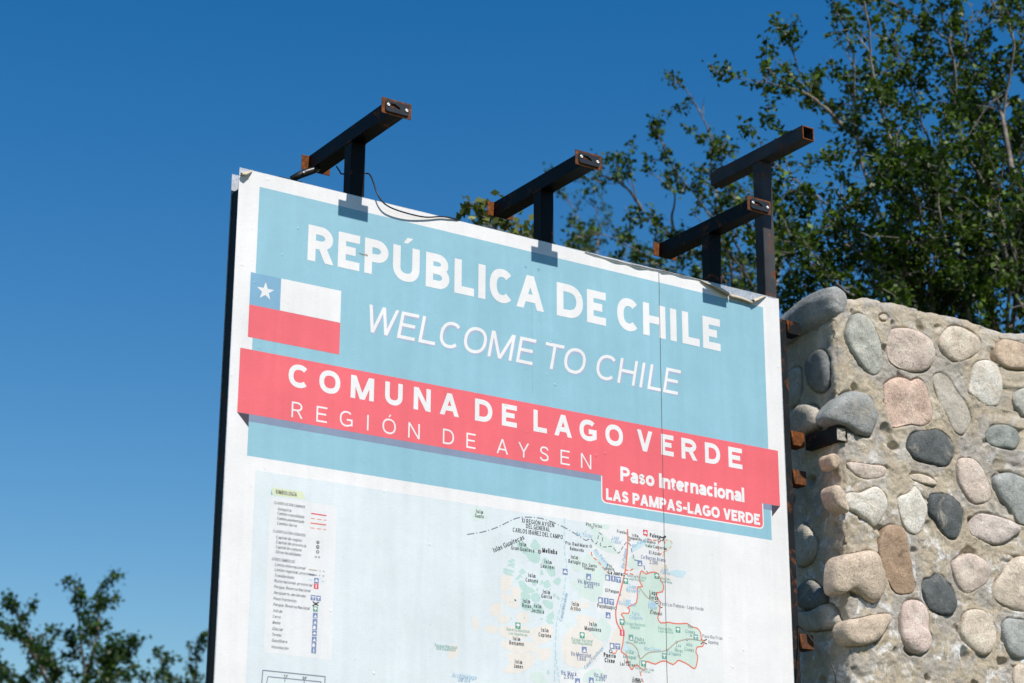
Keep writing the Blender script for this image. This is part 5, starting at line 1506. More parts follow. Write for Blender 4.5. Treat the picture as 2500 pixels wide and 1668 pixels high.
# ('p', pts) open stroke; ('c', pts) closed stroke; ('d', xb, yb, xt, yt) slanted stroke cut level; B/T = box bottom/top
Bm, Tp, As, Ds, Lf, Rt = -INF, INF, 8, -8, -INF, INF
UP = {
    'A': (.78, [('d', 0, Bm, .5, Tp), ('d', 1, Bm, .5, Tp), ('p', [(.2, .27), (.8, .27)])]),
    'B': (.68, [('p', [(0, Tp), (0, Bm)]), ('p', [(0, 1), (.5, 1)] + arc(.5, .765, .42, .235, 90, -90)[1:-1] + [(.5, .53), (0, .53)]), ('p', [(.4, .53), (.55, .53)] + arc(.55, .265, .45, .265, 90, -90)[1:-1] + [(.55, 0), (0, 0)])]),
    'C': (.74, [('p', arc(.52, .5, .52, .5, 44, 316, 20, E23))]),
    'D': (.78, [('c', [(0, 0), (.38, 0)] + arc(.38, .5, .62, .5, -90, 90, 14, E23)[1:-1] + [(.38, 1), (0, 1)])]),
    'E': (.61, [('p', [(Rt, 1), (0, 1), (0, 0), (Rt, 0)]), ('p', [(0, .52), (.98, .52)])]),
    'F': (.58, [('p', [(Rt, 1), (0, 1), (0, Bm)]), ('p', [(0, .50), (.95, .50)])]),
    'G': (.80, [('p', arc(.52, .5, .52, .5, 46, 300, 20, E23) + [(.98, .12)]), ('p', [(.55, .44), (1, .44), (1, .02)])]),
    'H': (.77, [('p', [(0, Tp), (0, Bm)]), ('p', [(1, Tp), (1, Bm)]), ('p', [(0, .52), (1, .52)])]),
    'I': (None, [('p', [(.5, Tp), (.5, Bm)])]),
    'J': (.5, [('p', [(1, Tp), (1, .3)] + arc(.5, .3, .5, .3, 0, -170, 10)[1:])]),
    'K': (.72, [('p', [(0, Tp), (0, Bm)]), ('d', .1, .35, 1, Tp), ('d', 1, Bm, .4, .6)]),
    'L': (.56, [('p', [(0, Tp), (0, 0), (Rt, 0)])]),
    'M': (.92, [('p', [(0, Tp), (0, Bm)]), ('p', [(1, Tp), (1, Bm)]), ('d', .5, Bm, .03, Tp), ('d', .5, Bm, .97, Tp)]),
    'N': (.76, [('p', [(0, Tp), (0, Bm)]), ('p', [(1, Tp), (1, Bm)]), ('d', 1, Bm, 0, Tp)]),
    'O': (.84, [('c', OV)]),
    'P': (.66, [('p', [(0, Tp), (0, Bm)]), ('p', [(0, 1), (.5, 1)] + arc(.5, .73, .5, .27, 90, -90)[1:-1] + [(.5, .46), (0, .46)])]),
    'Q': (.84, [('c', OV), ('d', 1, Bm, .6, .3)]),
    'R': (.70, [('p', [(0, Tp), (0, Bm)]), ('p', [(0, 1), (.5, 1)] + arc(.5, .735, .46, .265, 90, -90)[1:-1] + [(.5, .47), (0, .47)]), ('d', 1, Bm, .52, .5)]),
    'S': (.64, [('p', sp((.95, .80), (.80, .955), (.5, 1), (.2, .945), (.06, .75), (.2, .585), (.5, .51), (.8, .43), (.96, .25), (.82, .06), (.5, 0), (.2, .04), (.0, .20)))]),
    'T': (.68, [('p', [(Lf, 1), (Rt, 1)]), ('p', [(.5, Tp), (.5, Bm)])]),
    'U': (.76, [('p', [(0, Tp), (0, .38)] + arc(.5, .38, .5, .38, 180, 360, 14, 2.2)[1:-1] + [(1, .38), (1, Tp)])]),
    'V': (.74, [('d', .5, Bm, 0, Tp), ('d', .5, Bm, 1, Tp)]),
    'W': (1.10, [('d', .25, Bm, 0, Tp), ('d', .25, Bm, .5, Tp), ('d', .75, Bm, .5, Tp), ('d', .75, Bm, 1, Tp)]),
    'X': (.72, [('d', 0, Bm, 1, Tp), ('d', 1, Bm, 0, Tp)]),
    'Y': (.72, [('d', .5, .38, 0, Tp), ('d', .5, .38, 1, Tp), ('p', [(.5, .42), (.5, Bm)])]),
    'Z': (.66, [('p', [(Lf, 1), (Rt, 1)]), ('p', [(Lf, 0), (Rt, 0)]), ('d', .0, 0, 1, 1)]),
    '0': (.6, [('c', OV)]), '1': (.5, [('p', [(.7, Tp), (.7, Bm)]), ('d', .15, .72, .7, .98)]),
    '2': (.58, [('p', sp((.02, .74), (.18, .95), (.5, 1), (.86, .92), (.95, .72), (.75, .45), (.35, .2), (.08, 0))), ('p', [(Lf, 0), (Rt, 0)])]),
    '3': (.58, [('p', sp((.04, .8), (.25, .97), (.5, 1), (.88, .9), (.88, .65), (.45, .53))), ('p', sp((.45, .53), (.95, .42), (.95, .12), (.5, 0), (.18, .04), (.0, .2)))]),
    '4': (.6, [('p', [(.75, Tp), (.75, Bm)]), ('d', .0, .25, .72, Tp), ('p', [(Lf, .24), (Rt, .24)])]),
    '5': (.58, [('p', [(.95, 1), (.15, 1), (.08, .5)]), ('p', sp((.08, .5), (.5, .62), (.93, .5), (.95, .15), (.5, 0), (.15, .05), (.0, .2)))]),
    '6': (.6, [('c', arc(.5, .3, .5, .3, 90, 450, 16)[:-1]), ('p', sp((0, .3), (.05, .7), (.35, .97), (.7, 1), (.95, .85)))]),
    '7': (.56, [('p', [(Lf, 1), (Rt, 1)]), ('d', .3, Bm, 1, 1)]),
    '8': (.6, [('c', arc(.5, .765, .42, .235, 90, 450, 14)[:-1]), ('c', arc(.5, .265, .5, .265, 90, 450, 14)[:-1])]),
    '9': (.6, [('c', arc(.5, .7, .5, .3, 90, 450, 16)[:-1]), ('p', sp((1, .7), (.95, .3), (.65, .03), (.3, 0), (.05, .15)))]),
    '.': (None, [('p', [(.5, Bm), (.5, .12)])]), ',': (None, [('p', [(.5, .1), (.3, -.14)])]), '-': (.38, [('p', [(Lf, .37), (Rt, .37)])]),
    '°': (.35, [('c', arc(.5, .85, .5, .15, 90, 450, 10)[:-1])])}
LO = {
    'a': (.54, [('p', sp((.06, .80), (.25, .98), (.5, 1), (.85, .93), (1, .68)) + [(1, Bm)]), ('p', sp((1, .58), (.45, .53), (.02, .30), (.2, .02), (.55, .02), (.95, .22)))]),
    'b': (.60, [('p', [(0, As), (0, Bm)]), ('c', OV)]), 'c': (.53, [('p', arc(.52, .5, .52, .5, 46, 314, 16, E23))]),
    'd': (.60, [('p', [(1, As), (1, Bm)]), ('c', OV)]), 'e': (.57, [('p', arc(.5, .5, .5, .5, -6, 318, 20, E23)), ('p', [(.0, .5), (.97, .5)])]),
    'f': (.36, [('p', sp((1, 1.42), (.65, 1.38), (.45, 1.12)) + [(.45, Bm)]), ('p', [(Lf, 1), (Rt, 1)])]),
    'g': (.60, [('c', OV), ('p', [(1, Tp), (1, -.02)] + sp((.95, -.25), (.5, -.38), (.08, -.28)))]),
    'h': (.58, [('p', [(0, As), (0, Bm)]), ('p', sp((0, .6), (.2, .93), (.55, 1), (.93, .9), (1, .6)) + [(1, Bm)])]),
    'i': (None, [('p', [(.5, Tp), (.5, Bm)]), ('p', [(.5, 7), (.5, As)])]), 'j': (None, [('p', [(.5, Tp), (.5, -.3)]), ('p', [(.5, 7), (.5, As)])]),
    'k': (.54, [('p', [(0, As), (0, Bm)]), ('d', .1, .3, 1, Tp), ('d', 1, Bm, .4, .55)]), 'l': (None, [('p', [(.5, As), (.5, Bm)])]),
    'm': (.90, [('p', [(0, Tp), (0, Bm)]), ('p', sp((0, .65), (.15, .95), (.3, 1), (.47, .88), (.5, .6)) + [(.5, Bm)]), ('p', sp((.5, .65), (.65, .95), (.8, 1), (.97, .88), (1, .6)) + [(1, Bm)])]),
    'n': (.58, [('p', [(0, Tp), (0, Bm)]), ('p', sp((0, .6), (.2, .93), (.55, 1), (.93, .9), (1, .6)) + [(1, Bm)])]),
    'o': (.60, [('c', OV)]), 'p': (.60, [('p', [(0, Tp), (0, Ds)]), ('c', OV)]), 'q': (.60, [('p', [(1, Tp), (1, Ds)]), ('c', OV)]),
    'r': (.38, [('p', [(0, Tp), (0, Bm)]), ('p', sp((0, .55), (.3, .92), (1, 1)))]),
    's': (.48, [('p', sp((.92, .80), (.5, 1), (.08, .78), (.5, .52), (.94, .25), (.5, 0), (.02, .20)))]),
    't': (.36, [('p', [(.4, 1.35), (.4, .2)] + sp((.4, .2), (.6, 0), (1, .02))), ('p', [(Lf, 1), (Rt, 1)])]),
    'u': (.58, [('p', [(0, Tp), (0, .4)] + sp((0, .4), (.1, .08), (.45, 0), (.8, .07), (1, .4))), ('p', [(1, Tp), (1, Bm)])]),
    'v': (.54, [('d', .5, Bm, 0, Tp), ('d', .5, Bm, 1, Tp)]), 'w': (.80, [('d', .25, Bm, 0, Tp), ('d', .25, Bm, .5, Tp), ('d', .75, Bm, .5, Tp), ('d', .75, Bm, 1, Tp)]),
    'x': (.54, [('d', 0, Bm, 1, Tp), ('d', 1, Bm, 0, Tp)]), 'y': (.54, [('d', .5, Bm, 0, Tp), ('d', .2, Ds, 1, Tp)]),
    'z': (.50, [('p', [(Lf, 1), (Rt, 1)]), ('p', [(Lf, 0), (Rt, 0)]), ('d', 0, 0, 1, 1)])}
ACC = {'Ú': 'U', 'Ó': 'O', 'Í': 'I', 'É': 'E', 'Á': 'A', 'ú': 'u', 'ó': 'o', 'í': 'i', 'é': 'e', 'á': 'a', 'Ñ': 'N', 'ñ': 'n'}


def glyph(ch):
    b = ACC.get(ch, ch)
    lower = b in LO
    wd, st = (LO if lower else UP)[b]
    return b, lower, wd, st


def ribbon_strip(pts, w, closed):
    P = [np.array(p, float) for p in pts]
    q = [P[0]]
    for p in P[1:]:
        if np.linalg.norm(p - q[-1]) > 1e-6:
            q.append(p)
    if closed and np.linalg.norm(q[0] - q[-1]) < 1e-6:
        q.pop()
    P = q
    n = len(P)
    A, Bq = [], []
    for i in range(n):
        d0 = P[i] - P[i - 1] if (i > 0 or closed) else P[1] - P[0]
        d1 = P[(i + 1) % n] - P[i] if (i < n - 1 or closed) else P[i] - P[i - 1]
        d0, d1 = d0 / np.linalg.norm(d0), d1 / np.linalg.norm(d1)
        n0, n1 = np.array((-d0[1], d0[0])), np.array((-d1[1], d1[0]))
        m = n0 + n1
        L = np.linalg.norm(m)
        if L < 0.35:
            m, k = n1, 1.0
        else:
            m = m / L
            k = 1.0 / max(0.5, float(m @ n1))
        A.append(P[i] + m * w / 2 * k)
        Bq.append(P[i] - m * w / 2 * k)
    V = A + Bq
    F = []
    for i in range(n if closed else n - 1):
        j = (i + 1) % n
        F.append((i, j, n + j, n + i))
    return V, F


def letter(ch, x0, wd, cap, w, xh=0.73):
    """flat strokes of one letter: list of (verts2d, faces)"""
    b, lower, _, st = glyph(ch)
    H = cap * xh if lower else cap
    asc, desc = cap * 1.03, -0.27 * cap

    def mp(p):
        x = x0 if p[0] == Lf else (x0 + wd if p[0] == Rt else x0 + w / 2 + p[0] * (wd - w))
        if p[1] == Bm:
            y = 0.0
        elif p[1] == Tp:
            y = H
        elif p[1] == As:
            y = asc
        elif p[1] == 7:
            y = asc - w
        elif p[1] == Ds:
            y = desc
        else:
            y = w / 2 + p[1] * (H - w)
        return (x, y)
    if ch == 'í':
        st = st[:1]
    out = []
    for s in st:
        if s[0] == 'p':
            out.append(ribbon_strip([mp(p) for p in s[1]], w, False))
        elif s[0] == 'c':
            out.append(ribbon_strip([mp(p) for p in s[1]], w, True))
        else:
            a, c = mp((s[1], s[2])), mp((s[3], s[4]))
            hw = w * math.hypot(a[0] - c[0], a[1] - c[1]) / max(1e-6, abs(a[1] - c[1]))
            hw = min(hw, 1.6 * w) / 2 * 0.98
            out.append(([np.array(q) for q in ((a[0] - hw, a[1]), (a[0] + hw, a[1]), (c[0] + hw, c[1]), (c[0] - hw, c[1]))], [(0, 1, 2, 3)]))
    if ch in 'ÚÓÍÉÁúóíéá':
        cx, y0 = x0 + wd / 2, H + 0.10 * cap
        out.append(([np.array(q) for q in ((cx - 0.10 * cap, y0), (cx + 0.03 * cap, y0), (cx + 0.20 * cap, y0 + 0.17 * cap), (cx + 0.02 * cap, y0 + 0.17 * cap))] if w > 0.15 * cap else
                    [np.array(q) for q in ((cx - 0.06 * cap, y0), (cx + 0.02 * cap, y0), (cx + 0.14 * cap, y0 + 0.17 * cap), (cx + 0.03 * cap, y0 + 0.17 * cap))], [(0, 1, 2, 3)]))
    if ch in 'Ññ':
        cx, y0 = x0 + wd / 2, H + 0.10 * cap
        out.append(([np.array(q) for q in ((cx - .18 * cap, y0), (cx + .18 * cap, y0), (cx + .18 * cap, y0 + .09 * cap), (cx - .18 * cap, y0 + .09 * cap))], [(0, 1, 2, 3)]))
    return out


def advance(ch, cap, w, track, sx=1.0):
    if ch == ' ':
        return 0.30 * cap * sx
    _, _, wd, _ = glyph(ch)
    return (w if wd is None else wd * cap * sx) + track


def word_mesh(items, y, cap, w, base, shear=0.0, rot=0.0, pivot=None, step=0.02 * MM):
    """items: (letter, x0, x1)"""
    V, F = [], []
    for ch, x0, x1 in items:
        for k, (v2, f) in enumerate(letter(ch, x0, x1 - x0, cap, w)):
            o = len(V)
            for p in v2:
                x, z = float(p[0]) + shear * float(p[1]), float(p[1])
                if rot:
                    x -= pivot
                    x, z = x * math.cos(rot) - z * math.sin(rot) + pivot, x * math.sin(rot) + z * math.cos(rot)
                V.append((x, y - k * step, base + z))
            for q in f:
                ids = [i + o for i in q]
                a, b, c = (Vector(V[i]) for i in ids[:3])
                if (b - a).cross(c - a).y > 0:
                    ids = ids[::-1]
                F.append(tuple(ids))
    return V, F


def layout(text, x, cap, w, track, sx=1.0, align='l', fit=None):
    n = len(text)
    tot = sum(advance(c, cap, w, track, sx) for c in text) - track
    if fit:
        sx0 = sx
        for _ in range(12):
            tot = sum(advance(c, cap, w, track, sx0) for c in text) - track
            sx0 *= fit / tot
        sx = sx0
        tot = fit
    x = x - tot / 2 if align == 'c' else x
    out = []
    for c in text:
        a = advance(c, cap, w, track, sx)
        if c != ' ':
            out.append((c, x, x + a - track))
        x += a
    return out


L1 = [('R', .2706, .371), ('E', .3889, .4744), ('P', .4942, .590), ('Ú', .609, .7182), ('B', .7445, .8432), ('L', .8644, .9483), ('I', .9662, .997), ('C', 1.0151, 1.1196), ('A', 1.1323, 1.2538),
      ('D', 1.3112, 1.4306), ('E', 1.449, 1.5365), ('C', 1.5891, 1.6945), ('H', 1.7115, 1.8193), ('I', 1.842, 1.8735), ('L', 1.9005, 1.9852), ('E', 2.002, 2.0892)]
L2 = [('W', .5000, .620), ('E', .6311, .7025), ('L', .7177, .786), ('C', .7985, .8835), ('O', .8995, .9945), ('M', 1.0074, 1.1105), ('E', 1.1302, 1.2016), ('T', 1.2440, 1.3270), ('O', 1.3355, 1.4305), ('C', 1.4815, 1.5720),
      ('H', 1.5848, 1.6650), ('I', 1.6873, 1.7005), ('L', 1.7255, 1.7890), ('E', 1.8000, 1.8709)]
L3 = [('C', .2173, .2949), ('O', .3337, .4142), ('M', .4553, .5461), ('U', .5901, .6601), ('N', .7049, .774), ('A', .812, .8902), ('D', .9573, 1.0306), ('E', 1.0711, 1.1356), ('L', 1.2075, 1.2663), ('A', 1.2991, 1.3762), ('G', 1.4107, 1.4878),
      ('O', 1.5276, 1.6085), ('V', 1.6738, 1.7453), ('E', 1.7865, 1.8454), ('R', 1.8829, 1.9571), ('D', 1.9964, 2.0704), ('E', 2.1116, 2.1797)]
L4 = [('R', .2335, .2752), ('E', .3272, .368), ('G', .4167, .4662), ('I', .5223, .5284), ('Ó', .583, .6359), ('N', .6855, .7318), ('D', .8259, .8716), ('E', .923, .9611), ('A', 1.0502, 1.098), ('Y', 1.1427, 1.1877), ('S', 1.2342, 1.2747), ('E', 1.3257, 1.3662), ('N', 1.4162, 1.4624)]


def letters(items, y, cap, w, base, mat, parent, shear=0.0):
    for it in items:
        mesh('letter', *word_mesh([it], y, cap, w, base, shear), mat, parent)


letters(L1, Y_TEXT, 0.1315, 0.0305, z_(-0.2808), WHITE, blue_field)
letters(L2, Y_TEXT, 0.1015, 0.0125, z_(-0.4955), WHITE, blue_field, 0.19)
mesh('letter_shadow', *word_mesh([(c, a + 0.0035, b + 0.0035) for c, a, b in L2], Y_TEXT + 0.22 * MM, 0.1015, 0.0150, z_(-0.4995), 0.19, step=0.012 * MM), PRINT['glow'], blue_field, kind='stuff')
letters(L3, Y_TEXT - 0.05 * MM, 0.0815, 0.0182, z_(-0.7435), WHITE, ribbon)
letters(L4, Y_TEXT - 0.05 * MM, 0.0548, 0.0060, z_(-0.8490), WHITE, ribbon)
letters(layout('Paso Internacional', 1.594, 0.0560, 0.0125, 0.0022, 1.0, 'l', 0.590), Y_TEXT - 0.05 * MM, 0.0560, 0.0125, z_(-0.8735), WHITE, ribbon)
letters(layout('LAS PAMPAS-LAGO VERDE', 1.5275, 0.0430, 0.0108, 0.0030, 1.0, 'l', 0.731), Y_TEXT - 0.05 * MM, 0.0430, 0.0108, z_(-0.9535), WHITE, ribbon)

# ---- the printed map
map_field = mesh('map_print', *poly_sheet([[(0.1115, z_(-1.0505)), (1.4450, z_(-1.0505)), (1.70, z_(-1.40)), (1.70, BOT + 0.25), (0.1115, BOT + 0.25)]], Y_FIELD), PRINT['mapsea'], sign)
mesh('mainland', *poly_sheet([smooth_poly(MAINLAND[:-4], 1) + list(MAINLAND[-4:])], -0.50 * MM), PRINT['land'], map_field)
for k, p in enumerate(MAP_CREAM):
    mesh('reserve_land', *poly_sheet([smooth_poly(p)], -0.54 * MM - k * 0.004 * MM), PRINT['cream'], map_field)
for k, p in enumerate(MAP_GREEN):
    mesh('green_land', *poly_sheet([smooth_poly(p)], -0.63 * MM - k * 0.004 * MM), PRINT['green'], map_field)
for k, p in enumerate(MAP_ISLES[:28]):
    mesh('island', *poly_sheet([smooth_poly(p)], -0.66 * MM - (k % 8) * 0.004 * MM), PRINT['isle'], map_field)
mesh('islets', *poly_sheet([smooth_poly(p) for p in MAP_ISLES[28:]], -0.64 * MM, 0.0), PRINT['isle'], map_field, kind='stuff')
mesh('district_area', *poly_sheet([smooth_poly(COMUNA, 2)], -0.70 * MM), PRINT['comuna'], map_field)
for k, p in enumerate(MAP_WATER):
    mesh('lake', *poly_sheet([smooth_poly(p)], -0.86 * MM - k * 0.004 * MM), PRINT['water'], map_field)


def dashes(pts, kind):
    if kind == 'straight':
        return [[np.array(q) for q in pts]]
    P = [np.array(q) for q in spline(pts, 5)]
    if kind == 'solid':
        return [P]
    pat = [0.016, 0.008] if kind == 'dash' else [0.030, 0.009, 0.004, 0.009]
    seg, cur, acc, k = [], [P[0]], 0.0, 0
    for a, b in zip(P, P[1:]):
        L = float(np.linalg.norm(b - a))
        pos = 0.0
        while L > 0 and acc + (L - pos) >= pat[k % len(pat)]:
            pos += pat[k % len(pat)] - acc
            q = a + (b - a) * pos / L
            if k % 2 == 0:
                cur.append(q)
                seg.append(cur)
            cur = [q]
            acc = 0.0
            k += 1
        acc += L - pos
        if k % 2 == 0:
            cur.append(b)
    if k % 2 == 0 and len(cur) > 1:
        seg.append(cur)
    return seg


by = {}
for c, kind, w, pts in MAP_LINES:
    for s in dashes(pts, kind):
        if sum(np.linalg.norm(b - a) for a, b in zip(s, s[1:])) > 1e-3:
            by.setdefault(c, []).append(ribbon_strip(s, w, False))
by.setdefault('road', []).append(ribbon_strip(smooth_poly(COMUNA, 2), 0.0050, True))


def flat2d(strips, y, step):
    V, F = [], []
    for k, (v2, f) in enumerate(strips):
        o = len(V)
        V += [(float(p[0]), y - (k % 12) * step, float(p[1])) for p in v2]
        for q in f:
            ids = [i + o for i in q]
            a, b, c = (Vector(V[i]) for i in ids[:3])
            if (b - a).cross(c - a).y > 0:
                ids = ids[::-1]
            F.append(tuple(ids))
    return V, F


for n, (c, strips) in enumerate(sorted(by.items())):
    mesh('map_line', *flat2d(strips, -0.90 * MM - n * 0.004 * MM, 0.004 * MM), ink(c), map_field, kind='stuff')

ringd = [ribbon_strip(arc(x, z, r * 0.72, r * 0.72, 0, 360, 14)[:-1], r * 0.40, True) for x, z, r, d in MAP_RINGS]
dots = [[(x + r * 0.72 * math.cos(a * 0.52), z + r * 0.72 * math.sin(a * 0.52)) for a in range(12)] for x, z, r, d in MAP_RINGS]
pips = [[(x + r * 0.3 * math.cos(a * 0.785), z + r * 0.3 * math.sin(a * 0.785)) for a in range(8)] for x, z, r, d in MAP_RINGS if d]
mesh('town_fill', *poly_sheet(dots, -1.02 * MM, 0.0), WHITE, map_field, kind='stuff')
mesh('town_ring', *flat2d(ringd, -1.05 * MM, 0.0), ink('black'), map_field, kind='stuff')
mesh('town_dot', *poly_sheet(pips, -1.08 * MM, 0.0), ink('black'), map_field, kind='stuff')

sq, mk = {}, []
for c, x, z, s, m in MAP_ICONS:
    h = s / 2
    sq.setdefault(c, []).append([(x - h, z - h), (x + h, z - h), (x + h, z + h), (x - h, z + h)])
    g = h * 0.72
    if m == 'peak':
        mk.append([(x - g, z - g), (x + g, z - g), (x + 0.2 * g, z + 0.6 * g), (x - 0.1 * g, z + 0.1 * g)])
    elif m == 'house':
        mk.append([(x - g, z - g), (x + 0.5 * g, z - g), (x + 0.5 * g, z + 0.4 * g), (x - 0.2 * g, z + g), (x - g, z + 0.4 * g)])
    elif m == 'bar':
        mk.append([(x - 0.28 * g, z - g), (x + 0.28 * g, z - g), (x + 0.28 * g, z + g), (x - 0.28 * g, z + g)])
    elif m == 'cross':
        mk.append([(x - .22 * g, z - g), (x + .22 * g, z - g), (x + .22 * g, z + .2 * g), (x + g, z + .2 * g), (x + g, z + .7 * g), (x - g, z + .7 * g), (x - g, z + .2 * g), (x - .22 * g, z + .2 * g)])
    elif m == 'tree':
        mk.append([(x - .2 * g, z - g), (x + .2 * g, z - g), (x + .2 * g, z - .2 * g), (x + g, z - .1 * g), (x + .8 * g, z + .7 * g), (x, z + g), (x - .8 * g, z + .7 * g), (x - g, z - .1 * g), (x - .2 * g, z - .2 * g)])
    else:
        mk.append([(x - g, z - .6 * g), (x + g, z - .6 * g), (x + g, z + .1 * g), (x + .4 * g, z + .1 * g), (x + .4 * g, z + .7 * g), (x - .4 * g, z + .7 * g), (x - .4 * g, z + .1 * g), (x - g, z + .1 * g)])
for c, polys in sorted(sq.items()):
    for pl in polys:
        mesh('map_icon', *poly_sheet([pl], -1.06 * MM), ink(c), map_field)
mesh('icon_marks', *poly_sheet(mk, -1.12 * MM, 0.0), WHITE, map_field, kind='stuff')

mesh('legend_panel', *poly_sheet([LEGEND_PANEL], -0.55 * MM), PRINT['panel'], map_field)
mesh('legend_tag', *poly_sheet([LEGEND_TAG], -0.62 * MM), PRINT['tag'], map_field)
mesh('legend_clip', *poly_sheet([LEGEND_CLIP], -0.66 * MM), ink('greent'), map_field)
words = {}
for c, text, x, z, cap, rot, al in MAP_LABELS:
    wgt = {'blackb': 0.19, 'ink': 0.135, 'inkl': 0.13}.get(c, 0.135)
    sxx = 0.80 if text.isupper() else 0.92
    if c == 'inkl':
        sxx = 0.95
    per = (0.60 if text.isupper() else 0.56) if c == 'inkl' else (0.60 if text.isupper() else 0.54)
    it = layout(text, x, cap, cap * wgt, cap * 0.16, sxx, al, per * cap * len(text))
    sh = 0.2 if c in ('sea', 'seag', 'inkl') else 0.0
    words.setdefault(c, []).append(word_mesh(it, -1.15 * MM, cap, cap * wgt, z, sh, rot, x, 0.008 * MM))
for c, parts in sorted(words.items()):
    mesh('map_lettering', *joined(parts), ink(c), map_field, kind='stuff')

# ---- joints between the sheets, seen as thin lines through the film
DARK_GAP = plain('joint_gap', (0.10, 0.10, 0.10), 0.9)
FAINT = vinyl('crease_line', (0.20, 0.40, 0.50))
line = [(1.7918 + 0.0006 * math.sin(k * 2.1), z_(-0.0095) - k * 0.0755) for k in range(41)]
mesh('sheet_joint', *flat2d([ribbon_strip(line, 0.0022, False)], -1.35 * MM, 0.0), DARK_GAP, sign)
line = [(1.1996 + 0.0007 * k + 0.0003 * math.sin(k * 3), z_(-0.13) - k * 0.095) for k in range(6)]
mesh('film_crease', *flat2d([ribbon_strip(line, 0.0011, False)], -0.80 * MM, 0.0), FAINT, sign)

# ---- scuffs and a small tear in the film
TEAR = vinyl('torn_film_edge', (0.30, 0.24, 0.17))
SCUFF = vinyl('scuffed_blue', (0.20, 0.43, 0.54))
for mk_ in TEARS:
    mesh('film_tear', *poly_sheet([mk_], -1.05 * MM), TEAR, film)
for mk_ in SCUFFS:
    mesh('film_scuff', *poly_sheet([mk_], -0.62 * MM), SCUFF, film)

# ---- film that has come loose and rolled forward
CURL = plain('film_back', (0.56, 0.48, 0.36), 0.55, 0.0, 0.15, 60.0)


def curl(pts, radii, turn, name='loose_film'):
    """pts along the loose edge (x, z); the film rises off the sheet and rolls over"""
    n, m = len(pts), 16
    V, F = [], []
    for i, (x, z) in enumerate(pts):
        r = radii[i]
        for k in range(m + 1):
            a = turn * k / m
            rr = r * (1 - 0.25 * k / m)
            V.append((x + 0.0015 * math.sin(3 * i + k), -0.0005 - rr * (1 - math.cos(a)) - 0.0003 * k, z_(z) + rr * math.sin(a) - 0.15 * r))
    for i in range(n - 1):
        for k in range(m):
            a = i * (m + 1) + k
            F.append((a, a + 1, a + m + 2, a + m + 1))
    return mesh(name, V, F, CURL, film, smooth=True)


curl([(1.995, -0.006), (2.03, -0.014), (2.06, -0.021), (2.10, -0.032), (2.136, -0.043)], [0.0015, 0.006, 0.010, 0.012, 0.011], 3.9)
curl([(2.140, -0.042), (2.17, -0.042), (2.20, -0.043), (2.23, -0.046), (2.253, -0.050)], [0.009, 0.009, 0.0085, 0.008, 0.007], 4.3)
curl([(2.250, -0.047), (2.275, -0.033), (2.305, -0.016), (2.332, -0.003)], [0.014, 0.013, 0.008, 0.001], 3.2)
curl([(0.003, -0.028), (0.018, -0.026), (0.034, -0.014), (0.047, -0.002)], [0.008, 0.012, 0.009, 0.002], 3.6)
# lip of film standing off the top edge
lv, lf = [], []
for i in range(36):
    x = 1.44 + 0.56 * i / 35
    hgt = 0.0055 * math.sin(math.pi * i / 35) * (0.7 + 0.5 * math.sin(i * 0.9))
    if 21 <= i <= 22:
        hgt *= 0.2
    zt = z_(-0.004 - 0.0055 * math.sin(math.pi * min(1, i / 24)))
    lv += [(x, -0.0006, zt - 0.003), (x, -0.004 - hgt * 0.8, zt + 0.001), (x, -0.005 - hgt * 1.3, zt - hgt * 0.2)]
for i in range(35):
    lf += [(3 * i, 3 * i + 3, 3 * i + 4, 3 * i + 1), (3 * i + 1, 3 * i + 4, 3 * i + 5, 3 * i + 2)]
mesh('loose_film', lv, lf, WHITE, film, smooth=True)

# ------------------------------------------------------------------ cables and the lamp behind the sign
CABLE_MAT = plain('black_cable', (0.012, 0.012, 0.013), 0.45)
pts = spline(CABLE, 6)
mesh('power_cable', *tube(pts, 0.0028, 8), CABLE_MAT, None, True, label='thin black cable drooping over the top edge of the sign', category='cable')
pts = spline(LOWER_CABLE, 6)
mesh('power_cable', *tube(pts, 0.0032, 8), CABLE_MAT, None, True, label='black cable hanging down in front of the stone wall end', category='cable')

lamp = empty('floodlight', (0.375, 0.30, TOP + 0.10), 'small black floodlight hanging behind the top edge of the sign under the first bracket', 'lamp')
hv, hf = box(-0.055, 0.055, -0.022, 0.022, -0.045, 0.035, 0.008)
M = Matrix.Translation((0.352, 0.315, TOP + 0.115)) @ Matrix.Rotation(math.radians(-35), 4, 'X')
mesh('lamp_housing', [M @ Vector(v) for v in hv], hf, BLACK_PLASTIC, lamp)
arm = tube([(0.352, 0.312, TOP + 0.148), (0.377, 0.302, TOP + 0.166), (0.405, 0.296, TOP + 0.183), (0.432, 0.29, TOP + 0.196), (0.448, 0.29, TOP + 0.208)], [0.012, 0.014, 0.015, 0.013, 0.012], 10)
mesh('lamp_arm', *arm, BLACK_PLASTIC, lamp, True)
mesh('pivot_bolt', *tube([(0.386, 0.283, TOP + 0.172), (0.384, 0.278, TOP + 0.172)], 0.004, 8), SCREW, lamp, True)

# ------------------------------------------------------------------ trees
BARK = None


def bark_material():
    m, t, p = nt('grey_bark')
    v = coords(t)
    c = ramp(t, [(0.3, (0.08, 0.068, 0.056)), (0.5, (0.20, 0.175, 0.15)), (0.7, (0.36, 0.325, 0.285))])
    t.links.new(noise_tex(t, v, 9.0, 6, 0.65), c.inputs[0])
    t.links.new(c.outputs[0], p.inputs['Base Color'])
    p.inputs['Roughness'].default_value = 0.9
    t.links.new(bump(t, noise_tex(t, v, 45.0, 5, 0.7), 0.6, 0.01), p.inputs['Normal'])
    return m


